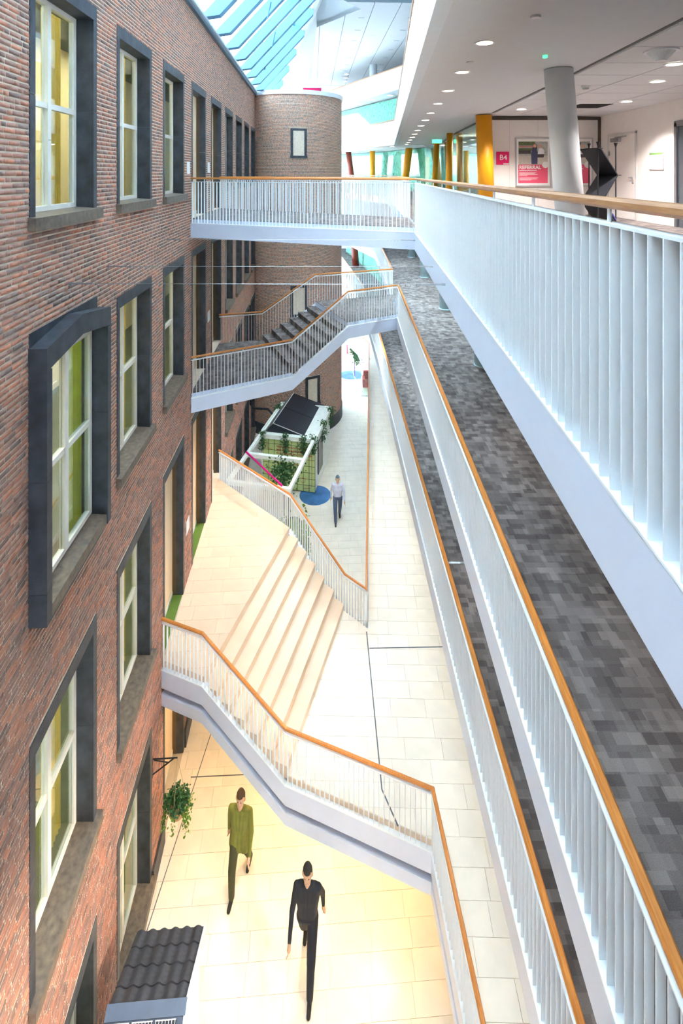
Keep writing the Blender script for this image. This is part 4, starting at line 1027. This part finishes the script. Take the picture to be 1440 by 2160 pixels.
# hanging basket and its bracket
pv = Vector(WP(9.6, 0, -11.12))
br = empty('wall_bracket', pv, TH); tag(br, 'black triangular wall bracket above the hanging plant', 'bracket')
MB().tube([(0, 0, 0), (.47, 0, 0)], .012, 6).build('arm', BLACK, br); MB().tube([(0, 0, -.30), (.40, 0, -.01)], .012, 6).build('brace', BLACK, br); MB().tube([(.03, 0, -.02), (.30, 0, -.08)], .010, 6).build('strut', BLACK, br); MB().box(-.005, .012, -.02, .02, -.34, .03).build('wall_plate', BLACK, br)
pp = Vector(WP(9.6, .47, -11.12)); hp = empty('hanging_plant', pp); tag(hp, 'trailing green ivy in a hanging basket below the wall bracket', 'plant')
bz = -.86
mb = MB(); n = 20; rings = [(.02, -.25), (.10, -.235), (.155, -.16), (.175, -.05), (.18, 0)]
vs = []; fs = []
for r_, z in rings: vs += [(r_ * math.cos(2 * math.pi * j / n), r_ * math.sin(2 * math.pi * j / n), bz + z) for j in range(n)]
for i in range(len(rings) - 1):
    for j in range(n): fs.append((i * n + j, i * n + (j + 1) % n, (i + 1) * n + (j + 1) % n, (i + 1) * n + j))
fs.append(tuple(range(n))); fs.append(tuple(range(4 * n, 5 * n)))
mb.add(vs, fs); mb.build('basket', mat('woven_straw_basket', (206, 164, 116), .8, bump=.4, bscale=60), hp, smooth=True, fixn=True)
for j in range(3):
    a = 2 * math.pi * j / 3 + .4; MB().tube([(.17 * math.cos(a), .17 * math.sin(a), bz), (0, 0, -.015)], .004, 5).build('cord', mat('hemp_cord', (190, 170, 130), .9), hp)
r = random.Random(4); pts = []
for i in range(520):
    a = r.random() * 6.283; q = r.random() ** .6 * .24; pts.append((q * math.cos(a), q * math.sin(a), bz + .02 + r.random() * .20 * (1 - q * 2) + r.gauss(0, .03)))
e = foliage('leaves', hp, pts, .055, 5, LEAF[0]); e['kind'] = 'stuff'; pts = []
for s in range(11):
    a = 2 * math.pi * s / 11 + r.random(); L_ = .2 + r.random() * .35; q = .20
    for i in range(34):
        v = i / 34; pts.append(((q + .06 * math.sin(v * 2)) * math.cos(a) + r.gauss(0, .022), (q + .06 * math.sin(v * 2)) * math.sin(a) + r.gauss(0, .022), bz + .03 - v * L_))
e = foliage('trailing_leaves', hp, pts, .045, 6, LEAF[1]); e['kind'] = 'stuff'

# ================================================================ GREEN CABIN ON THE GROUND FLOOR
CF = Vector((-3.50, 21.9, LG)); CFR = Vector((-1.12, 21.42, LG))
ux = (CFR - CF).normalized(); uy = Vector((-ux.y, ux.x, 0)); CW = (CFR - CF).length; CD = 2.95; CHT = 2.28
ca = math.atan2(ux.y, ux.x)
cab = empty('cabin', CF, ca); tag(cab, 'small white and green tiled cabin with black gabled roof by the tower', 'cabin')
GT = mat('pale_green_tile', (196, 214, 142), .4, var=.05, rand=.05); CABW = mat('cabin_white', (240, 244, 236), .5); ROOFB = mat('black_roof_panel', (26, 32, 42), .35, var=.15)
MB().box(.02, CW - .02, .03, CD, 0, CHT).build('body', CABW, cab)
gl_ = MB().box(.1, CW, .0, .03, .02, CHT - .1).build('tile_grid', mat('dark_grid_joint', (62, 66, 52), .7), cab)
nx, nz = 9, 8; tw_, th_ = (CW - .1) / nx, (CHT - .12) / nz
tm = MB().box(0, tw_ - .025, -.012, 0, 0, th_ - .025).mesh('wall_tile'); tm.materials.append(GT)
for i in range(nx):
    for j in range(nz): link('wall_tile', tm, cab, (.1 + i * tw_ + .012, 0, .03 + j * th_ + .012))
RED = mat('dark_red_print', (166, 40, 44), .5)
for i, s in enumerate(('VERWACHTINGEN OVERTREFFEN', 'MET EEN ONVERGETELIJKE', 'KLANTERVARING. ZO HELPEN', 'WIJ NEDERLAND.')):
    text(s, .115, RED, cab, (.72, -.016, CHT - .50 - i * .135), bold=.003)
for (cx, cz, rr) in ((.9, 1.0, .12), (1.08, 1.0, .12), (1.6, .8, .13), (1.62, 1.05, .1), (1.9, .5, .1)):
    MB().tube([(cx + rr * math.cos(a), -.016, cz + rr * math.sin(a)) for a in [j * 6.283 / 16 for j in range(17)]], .008, 5).build('line_drawing', RED, cab)
MB().tube([(CW - .18, -.016, 1.7), (CW - .14, -.016, 1.6), (CW - .14, -.016, .3), (CW - .2, -.016, .2), (CW - .5, -.016, .18)], .008, 5).build('line_drawing', RED, cab)
MB().tube([(.30, -.016, 2.0), (.30, -.016, 1.75), (.36, -.016, 1.68), (.52, -.016, 1.68)], .008, 5).build('line_drawing', RED, cab)
m = MB(); m.box(-.02, CW + .04, -.10, .02, CHT - .12, CHT + .06); m.build('front_planter', CABW, cab); MB().box(CW - .02, CW + .06, -.1, CD, CHT - .12, CHT + .06).build('side_planter', CABW, cab); MB().box(-.06, .02, -.1, CD, CHT - .12, CHT + .06).build('side_planter', CABW, cab); MB().box(-.06, CW + .06, CD - .04, CD + .04, CHT - .12, CHT + .06).build('back_planter', CABW, cab)
MB().box(CW, CW + .03, .5, 1.3, .5, 1.9).build('side_window', mat('dark_side_window', (40, 44, 54), .2), cab)
xr, xl0, xr0 = .48, .0, 2.08; y0r, y1r = .22, 3.3; zr, ze = LG * 0 + 2.67, 2.20
MB().plate([(xl0, y0r, ze), (xr0, y0r, ze), (xr, y0r, zr)], (0, y1r - y0r, 0)).build('roof_gable', ROOFB, cab, fixn=True)
for i in range(2):
    for j in range(2):
        a0, a1 = i / 2, (i + 1) / 2; b0, b1 = y0r + (y1r - y0r) * j / 2, y0r + (y1r - y0r) * (j + 1) / 2
        P0 = Vector((xr, 0, zr)); P1 = Vector((xr0 + .02, 0, ze)); q0, q1 = P0.lerp(P1, a0 + .004), P0.lerp(P1, a1 - .004)
        MB().plate([(q0.x, b0 + .012, q0.z), (q1.x, b0 + .012, q1.z), (q1.x, b1 - .012, q1.z), (q0.x, b1 - .012, q0.z)], (.004, 0, .016)).build('roof_panel', ROOFB, cab, fixn=True)
MB().tube([(xr, y0r - .01, zr + .01), (xr, y1r, zr + .01)], .022, 6).build('ridge_strip', ALU, cab); MB().tube([(xr, y0r, zr + .01), (xr0, y0r, ze + .01)], .018, 6).build('verge_strip', ALU, cab)
m = MB(); m.add([(xl0, y0r, ze), (xr, y0r, zr), (xr, y1r, zr), (xl0, y1r, ze)], [(0, 1, 2, 3)]); o = m.build('roof_left_slope', mat('translucent_cream_sheet', (232, 226, 206), .4), cab); o.modifiers.new('s', 'SOLIDIFY').thickness = .02
# pergola
pg = empty('pergola', CF, ca); tag(pg, 'white flat pergola frame in front of the green cabin', 'pergola')
for nm, a in (('side_beam', (-.05, .07, -3.5, -.1, CHT - .10, CHT + .04)), ('side_beam', (CW - .12, CW, -3.5, -.1, CHT - .10, CHT + .04)), ('cross_beam', (.07, CW - .12, -3.5, -3.36, CHT - .10, CHT + .04)), ('cross_beam', (.07, CW - .12, -1.65, -1.5, CHT - .10, CHT + .04))):
    MB().box(*a).build(nm, CABW, pg)
MB().box(CW - .10, CW - .04, -3.46, -3.40, 0, CHT - .1).build('post', DARK, pg); MB().box(-.02, .04, -3.46, -3.40, 0, CHT - .1).build('post', DARK, pg)
MB().tube([(-.02, -1.6, CHT + .08), (CW - .35, -3.42, CHT + .08)], .035, 8).build('magenta_tube', mat('magenta_tube', (232, 10, 130), .4), pg)
# cabin plants
def plant_thing(name, loc, label, c, w, h, n, seed, m=0, size=.06):
    r = empty(name, loc); tag(r, label, 'plant', 'plants on the green cabin')
    MB().tube([(0, 0, -.05), (0, 0, .03)], .03, 6).build('stem', mat('plant_stem', (80, 70, 44), .8), r)
    e = trailing(r, c, w, h, n, seed, size, m); e['kind'] = 'stuff'
def cp3(x, y, z): return CF + ux * x + uy * y + Vector((0, 0, z))
for i, (x, y, h, l) in enumerate(((.1, -.08, .75, 'trailing plant at the left front corner of the green cabin'), (1.15, -.10, .75, 'trailing plant at the middle of the green cabin front'), (1.95, -.10, .75, 'trailing plant hanging at the right of the cabin lettering'), (2.36, -.05, .7, 'trailing plant at the right front corner of the green cabin'), (2.48, 1.3, .85, 'trailing plant halfway along the right side of the cabin'), (2.5, 2.7, .8, 'trailing plant at the right rear corner of the cabin'), (.0, 2.4, .35, 'trailing plant at the left rear corner of the cabin'))):
    plant_thing('trailing_plant', cp3(x, y, CHT + .05), l, (0, 0, .06), .36, h, 420, 20 + i)
r = empty('shrub', cp3(1.55, -1.6, 0)); tag(r, 'dark green shrub growing through the pergola frame', 'shrub')
MB().tube([(0, 0, 0), (.02, .02, 1.6)], .04, 8).build('trunk', mat('plant_stem', (80, 70, 44), .8), r)
q = random.Random(3); e = foliage('leaves', r, [(q.gauss(0, .28), q.gauss(0, .28), 1.75 + q.gauss(0, .28)) for _ in range(700)], .10, 8, LEAF[0]); e['kind'] = 'stuff'
pl_ = empty('planter', (-1.55, 17.3, LG)); tag(pl_, 'white planter with tall green plants behind the stair railing', 'planter')
MB().box(-.55, .45, -.25, .25, 0, .5).build('tub', CABW, pl_); e = foliage('leaves', pl_, [(q.uniform(-.5, .4), q.gauss(0, .18), .55 + abs(q.gauss(0, .5))) for _ in range(900)], .14, 9, LEAF[1]); e['kind'] = 'stuff'
dk = empty('round_table', (-1.75, 18.2, LG)); tag(dk, 'brown barrel table under the pergola corner', 'table'); MB().cyl((0, 0), .24, 0, .95, 20, r2=.28).build('barrel', mat('dark_barrel_wood', (86, 60, 44), .6), dk); MB().cyl((0, 0), .32, .95, .99, 24).build('table_top', mat('dark_green_top', (60, 66, 44), .5), dk)
# downpipe
dp = MB().tube([WP(24.2, .06, -6.3), WP(24.2, .06, -11.05), WP(24.0, .25, -11.15), WP(23.9, .9, -11.15), WP(23.6, 1.2, -11.3)], .05, 10).build('downpipe', BLACK); tag(dp, 'black pipe from the brick wall to the cabin roof', 'pipe')
# blue floor discs
def bdisc(x, y, r_, label):
    m = mat('blue_marbled_print', (64, 116, 170), .35, var=.35, scale=2.2)
    o = MB().cyl((0, 0), r_, .001, .008, 64).build('floor_sticker', m, None, (x, y, LG)); tag(o, label, 'floor sticker', 'round blue floor stickers')
bdisc(-1.11, 21.3, .66, 'round blue floor sticker in front of the green cabin'); bdisc(.62, 34.0, .75, 'round blue floor sticker beyond the round tower')

# glass shop beyond the tower
sh = partition('glass_shop_front', 'glass shop front under the far walkway', [(1.9, 30.8), (1.20, 30.8), (.55, 36.5)], LG, LW - .5, .75, GLASSC, WHITE)
o = empty('armchair', (1.75, 32.0, LG)); tag(o, 'red armchair behind the glass shop front', 'armchair')
RC = mat('red_upholstery', (206, 60, 70), .8); MB().box(-.35, .35, -.35, .35, .15, .45).build('seat', RC, o); MB().box(-.35, .35, .25, .42, .45, .95).build('backrest', RC, o)
for s in (-1, 1): MB().box(s * .35 - .07, s * .35 + .07, -.35, .42, .15, .65).build('armrest', RC, o)
o = MB().box(.86, .92, 33.6, 34.2, LG, LG + 2.2).build('banner', mat('purple_banner', (120, 40, 160), .6)); tag(o, 'purple banner beside the glass shop front', 'banner')
o = empty('hanging_garland', (.98, 33.0, LW - .55)); tag(o, 'dark green garland hanging above the glass shop front', 'plant'); q = random.Random(8)
e = foliage('leaves', o, [(-.1 + q.gauss(0, .08) - .10 * v, v, -.1 - abs(q.gauss(0, .35)) * (1 - abs(v) * .3)) for v in [q.uniform(-1.2, 2.5) for _ in range(800)]], .10, 4, LEAF[0]); e['kind'] = 'stuff'
o = MB().box(.40, .46, 38.0, 38.8, LG, LG + 2.4).build('banner', mat('pink_banner', (230, 60, 110), .6)); tag(o, 'pink banner at the far end of the lower hall', 'banner')

# ================================================================ TILED SHED AT THE BOTTOM LEFT
sd = empty('shed', WP(6.45, .92, LG), TH); tag(sd, 'small white shed with dark roof tiles and solar panels at the bottom', 'shed')
xs0, xs1 = -.51, .50; tf, zr_, zf = 1.15, 2.86, 2.17      # local: x across, y away from camera, ridge at y=0
SHW = mat('shed_white', (232, 230, 228), .6); ROOFT = mat('dark_grey_roof_tile', (62, 64, 70), .5, var=.3, scale=16, rand=.12)
MB().box(xs0 + .08, xs1 - .07, -1.0, tf - .10, 0, zf - .05).build('body', SHW, sd)
m = MB(); m.plate([(xs1 - .02, tf + .02, zf - .09), (xs1 - .02, 0, zr_ - .07), (xs1 - .02, -1.1, zr_ - .62), (xs1 - .02, -1.1, zr_ - .5), (xs1 - .02, 0, zr_ + .03), (xs1 - .02, tf + .02, zf + .0)], (.03, 0, 0)); m.build('verge_board', FRAMEW, sd, fixn=True)
m = MB(); m.plate([(xs1 - .08, tf - .1, zf - .05), (xs1 - .08, 0, zr_ - .1), (xs1 - .08, -1, zr_ - .6), (xs1 - .08, -1, zf - .1)], (-.8, 0, 0)); m.build('gable', SHW, sd, fixn=True)
nrow, ncol = 4, 6
MB().plate([(xs0 + .01, tf, zf - .03), (xs0 + .01, 0, zr_ - .03), (xs0 + .01, 0, zr_ - .06), (xs0 + .01, tf, zf - .06)], (xs1 - xs0 - .04, 0, 0)).build('roof_shadow_deck', BLACK, sd, fixn=True)  # black, so the row gaps read as shadow lines between tiles
slope = Vector((0, tf, zf - zr_)); sl_n = slope.normalized(); nrm = Vector((0, -sl_n.z, sl_n.y)) if True else None
def tile_mesh():
    w = (xs1 - xs0) / ncol; n = 8; l = slope.length / nrow * .93; vs = []; fs = []
    for i in range(n + 1):
        u = i / n; x = w * u; hgt = .012 * math.sin(u * math.pi * 2 - .6)
        for v, lift in ((0, .004), (1, .0)):
            p = sl_n * l * v + nrm * (hgt + lift); vs += [(x, p.y, p.z), (x, (p - nrm * .012).y, (p - nrm * .012).z)]
    for i in range(n):
        b = i * 4; c = b + 4
        fs += [(b, c, c + 2, b + 2), (b + 1, b + 3, c + 3, c + 1), (b + 2, c + 2, c + 3, b + 3), (b, b + 1, c + 1, c)]
    mb = MB(); mb.add(vs, fs); me = mb.mesh('roof_tile'); me.materials.append(ROOFT)
    for p in me.polygons: p.use_smooth = False
    return me
TMM = tile_mesh()
for rr in range(nrow):
    for cc in range(ncol):
        p = Vector((xs0 + (xs1 - xs0) * cc / ncol, 0, zr_)) + slope * (rr / nrow); link('roof_tile', TMM, sd, p)
MB().plate([(xs0, -.09, zr_ - .01), (xs0, .02, zr_ + .045), (xs0, .02, zr_ - .0), (xs0, -.09, zr_ - .07)], (xs1 - xs0, 0, 0)).build('ridge_flashing', mat('blue_zinc', (84, 98, 118), .45), sd, fixn=True)
MB().plate([(xs0, -.09, zr_ - .02), (xs0, -1.1, zr_ - .52), (xs0, -1.1, zr_ - .6), (xs0, -.09, zr_ - .10)], (xs1 - xs0, 0, 0)).build('front_slope', mat('zinc_slope', (70, 80, 98), .45), sd, fixn=True)
for i in range(3):
    x0 = xs0 + .06 + i * .29
    for j in range(2):
        y0, y1 = -.12 - j * .4, -.48 - j * .4
        zA = zr_ - .015 - .5 * (abs(y0) - .09); zB = zr_ - .015 - .5 * (abs(y1) - .09)
        pnl = MB().plate([(x0, y0, zA + .01), (x0, y1, zB + .01), (x0, y1, zB + .03), (x0, y0, zA + .03)], (.27, 0, 0)).build('solar_panel', BLACK, sd, fixn=True)
        mm = MB()
        for q_ in range(7):
            xx = x0 + .01 + q_ * .04; mm.plate([(xx, y0, zA + .031), (xx, y1, zB + .031), (xx, y1, zB + .034), (xx, y0, zA + .034)], (.006, 0, 0))
        for q_ in range(5):
            u = q_ / 4; yy = y0 + (y1 - y0) * u; zzq = zA + (zB - zA) * u; mm.box(x0 + .005, x0 + .262, yy - .004, yy + .004, zzq + .030, zzq + .035)
        mm.build('cell_grid', PAPER, pnl, fixn=True)

# ================================================================ PEOPLE
def person(name, label, loc, face, cols, phase=1, stride=.34, seed=0, coat=False):
    """face: heading angle (0 = walking toward +y); cols: skin, hair, top, trousers, shoes"""
    prim = []
    def cap(a, ra, b, rb, m): prim.append((Vector(a), ra, Vector(b), rb, m))
    s = stride * phase
    hips = {-1: Vector((-.095, 0, .93)), 1: Vector((.095, 0, .93))}
    for sd_ in (-1, 1):
        f = s if sd_ > 0 else -s
        hip = hips[sd_]; fwd = f > 0
        knee = hip + Vector((0, f * .62 + .05, -.42)); ank = Vector((hip.x * .9, f * 1.0 - (0 if fwd else .04), .10 if fwd else .15))
        cap(hip, .098, knee, .074, 3); cap(knee, .072, ank, .056, 3)
        toe = ank + Vector((0, .155, -.055 if fwd else -.09)); cap(ank + Vector((0, -.05, -.045)), .042, toe, .034, 4)
        sh = Vector((sd_ * .185, 0, 1.42)); el = sh + Vector((sd_ * .06, -f * .36, -.27)); wr = el + Vector((sd_ * .01, -f * .30 + .09, -.22))
        cap(sh, .058, el, .046, 2); cap(el, .044, wr, .032, 2)
        dd = (wr - el).normalized(); palm = wr + dd * .075; cap(wr, .026, palm, .034, 0)
        side = Vector((0, 1, 0)).cross(dd).normalized(); sp = dd.cross(side).normalized()
        for q_, (w_, l_) in enumerate(((-.027, .066), (-.009, .078), (.009, .074), (.027, .058))):
            k0 = palm + sp * w_ + dd * .015; k1 = k0 + dd * l_ * .55 - side * sd_ * .008; k2 = k1 + dd * l_ * .4 - side * sd_ * .022
            cap(k0, .0095, k1, .0088, 0); cap(k1, .0088, k2, .0078, 0)
        t0 = wr + dd * .02 + sp * .026; t1 = t0 + sp * .032 + dd * .035; cap(t0, .0115, t1, .0098, 0); cap(t1, .0098, t1 + dd * .03, .0088, 0)
    cap((-.06, 0, .95), .115, (.06, 0, .95), .115, 3)
    for xx in (-1, -.33, .33, 1):
        cap((xx * .060, 0, .98), .108, (xx * .075, 0, 1.12), .108, 2); cap((xx * .075, 0, 1.12), .108, (xx * .098, .0, 1.27), .112, 2); cap((xx * .098, 0, 1.27), .112, (xx * .115, 0, 1.385), .092, 2)
    cap((-.15, 0, 1.405), .072, (.15, 0, 1.405), .072, 2); cap((-.08, 0, 1.45), .055, (.08, 0, 1.45), .055, 2)
    if coat:
        for xx in (-1, 0, 1): cap((xx * .085, 0, .80), .14, (xx * .07, 0, 1.08), .118, 2)
    cap((0, 0, 1.44), .055, (0, .015, 1.53), .05, 0)
    cap((0, .015, 1.60), .072, (0, .012, 1.66), .080, 0); cap((0, .04, 1.565), .05, (0, .045, 1.60), .056, 0)
    cap((0, .098, 1.615), .012, (0, .085, 1.65), .008, 0)                      # nose
    for sd_ in (-1, 1):
        cap((sd_ * .082, .0, 1.605), .014, (sd_ * .084, -.005, 1.645), .016, 0)  # ears
        cap((sd_ * .030, .081, 1.645), .009, (sd_ * .036, .079, 1.645), .008, 1)  # eyes
    cap((-.018, .090, 1.575), .006, (.018, .090, 1.575), .006, 5)
    cap((0, -.018, 1.68), .085, (0, -.028, 1.63), .078, 1); cap((0, .02, 1.705), .066, (0, -.02, 1.71), .07, 1)
    bm = bmesh.new()
    def orient(d):
        return Vector((0, 0, 1)).rotation_difference(d.normalized()).to_matrix().to_4x4()
    for a, ra, b, rb, m_ in prim:
        for p, rr in ((a, ra), (b, rb)):
            bmesh.ops.create_uvsphere(bm, u_segments=12, v_segments=8, radius=rr, matrix=Matrix.Translation(p))
        d = b - a
        if d.length > 1e-4:
            bmesh.ops.create_cone(bm, cap_ends=True, segments=12, radius1=ra, radius2=rb, depth=d.length, matrix=Matrix.Translation((a + b) / 2) @ orient(d))
    me = bpy.data.meshes.new('tmp'); bm.to_mesh(me); bm.free()
    t = bpy.data.objects.new('tmp', me); COL.objects.link(t)
    md = t.modifiers.new('r', 'REMESH'); md.mode = 'VOXEL'; md.voxel_size = .0085
    sm_ = t.modifiers.new('s', 'SMOOTH'); sm_.iterations = 3; sm_.factor = .5
    bpy.context.view_layer.update()
    out = bpy.data.meshes.new_from_object(t.evaluated_get(bpy.context.evaluated_depsgraph_get())); bpy.data.objects.remove(t)
    for c, nm in zip(cols, ('skin', 'hair', 'top', 'trousers', 'shoes', 'lips')): out.materials.append(mat('%s_%d_%d_%d' % ((nm,) + c), c, .75, var=.12, scale=9))
    n = len(out.polygons); cen = np.zeros(n * 3); out.polygons.foreach_get('center', cen); cen = cen.reshape(-1, 3)
    best = np.full(n, 1e9); idx = np.zeros(n, np.int32)
    for a, ra, b, rb, m_ in prim:
        A = np.array(a); d = np.array(b - a); L2_ = max(1e-8, d @ d); u = np.clip(((cen - A) @ d) / L2_, 0, 1)
        dist = np.linalg.norm(cen - (A + u[:, None] * d), axis=1) - (ra + (rb - ra) * u)
        k = dist < best; best[k] = dist[k]; idx[k] = m_
    out.polygons.foreach_set('material_index', idx); out.polygons.foreach_set('use_smooth', np.ones(n, bool)); out.update(); out.name = name
    zmin = min(v.co.z for v in out.vertices)
    o = link(name, out, None, (loc[0], loc[1], loc[2] - zmin), face); tag(o, label, 'person'); return o
SK = (222, 176, 146)
person('person', 'walking person in an olive green and yellow coat on the lower hall floor', (-1.93, 9.66, LG), math.radians(172), (SK, (90, 66, 44), (122, 124, 48), (66, 66, 34), (30, 30, 30), (180, 100, 90)), 1, .26, 1, True)
person('person', 'striding person in a black suit on the lower hall floor', (-.58, 8.62, LG), math.radians(176), ((200, 160, 130), (38, 32, 26), (26, 28, 36), (16, 20, 34), (20, 20, 22), (150, 90, 80)), -1, .36, 2)
person('person', 'distant walking person in a lilac white shirt and grey trousers', (-.15, 19.75, LG), math.radians(182), (SK, (96, 116, 130), (206, 206, 224), (78, 94, 122), (50, 52, 58), (180, 110, 100)), 1, .22, 3)

# small plates on the brick wall beside doors
for t, z, l in ((12.3, -.08 + L2 + 1.2, 'white sign plate beside the upper bridge door'), (14.7, L2 + 1.15, 'white sign plate between the two upper bridge doors'), (12.25, LL + 1.2, 'white sign plate beside the landing door'), (14.7, LA + 1.2, 'white sign plate between the stair bridge doors')):
    o = MB().box(0, .012, -.14, .14, 0, .30).build('wall_plate', PAPER, None, WP(t, .012, z)); o.rotation_euler = (0, 0, TH); tag(o, l, 'sign')

# ================================================================ SOFFIT LAMPS AND ADDED FILL SPOTS
# warm lamps under the landing bridge, then added warm fill for the lower hall
for x, y, z, e in ((-2.5, 10.9, LL - .5, 110), (-.7, 10.4, LW - .5, 110), (.7, 9.7, LW - .5, 90)):
    light('hall_lamp', 'SPOT', (x, y, z), e, WARM, size=.12, spot=165, blend=.9)
for y in (3.2, 5.0, 6.8):
    light('hall_fill', 'SPOT', (1.95 - .08 * (y - 3), y, LW - .86), 75, WARM, (0, math.radians(48), 0), size=.10, spot=125, blend=.9)  # unseen spots added to brighten the lower hall floor
# lamps under mezzanine edge lighting walkway and landing
for y in (6, 9, 12, 15, 19, 24):
    light('walkway_lamp', 'SPOT', (2.2, y, LM - .46), 45, (1.0, .86, .66), size=.10, spot=140, blend=.9)
for t in (13.1, 14.5, 15.8):
    c = WP(t, .7, -6.0); light('landing_lamp', 'SPOT', (c[0] + .6, c[1], c[2]), 80, (1.0, .68, .42), size=.10, spot=120, blend=.9)
for y, e in ((1.6, 1150), (4.4, 1000), (7.2, 330), (10.5, 90)):
    light('wall_fill', 'SPOT', (1.80, y, LM - .50), e, (1.0, .84, .66), (0, math.radians(52), 0), size=.08, spot=95, blend=.8)  # unseen spots added in place of warm bounce on the lower brick
for x, y in ((-1.6, 16.0), (-.2, 16.6), (.9, 17.0)):
    light('bridge_fill', 'SPOT', (x, y, (LA if x < -1 else L1) - .5 - (.35 if -1 < x < .5 else 0)), 210, (.70, .90, 1.0), size=.12, spot=150, blend=.9)  # unseen cool spots added to brighten the far ground floor
for x, y in ((-.4, 26), (.3, 31), (.2, 37)):
    light('roof_fill', 'SPOT', (x, y, ZC - .1), 120, (.66, .87, 1.0), size=.3, spot=120, blend=.8)  # unseen cool spots added in place of far daylight
for y, e, c in ((4, 60, SOFTW), (8, 70, SOFTW), (12, 160, COOL), (14.5, 300, COOL), (17, 320, COOL), (20, 320, COOL), (24, 300, COOL)): light('gallery_lamp_and_fill', 'SPOT', (2.9, y, L2 - .47), e, c, size=.1, spot=150, blend=.9)  # soffit lamps near; the cool far spots are added in place of daylight
for y, e, c in ((4, 40, SOFTW), (8, 45, SOFTW), (12, 80, COOL), (15, 150, COOL), (18.5, 150, COOL), (23, 120, COOL)): light('mezzanine_lamp_and_fill', 'SPOT', (2.6, y, L1 - .44), e, c, size=.1, spot=150, blend=.9)  # the cool far spots are added fill, not fittings
for x, y, z, e in ((5.2, 20, Z3 - .02, 40), (5.4, 27, Z3 - .02, 30), (2.5, 40, Z3 - .02, 12), (2.0, 40, 4.7, 8), (2.0, 38, L1 - .5, 15), (5.2, 18, L2 - .5, 50), (1.5, 34, LW - .6, 50)):
    light('office_lamp', 'AREA', (x, y, z), e, (1.0, .94, .82), (0, 0, 0), 1.2)

# ---------------------------------------------------------------- lift the whole place so that the ground floor is z = 0
for o in list(SC.objects):
    if o.parent is None: o.location.z += EYE
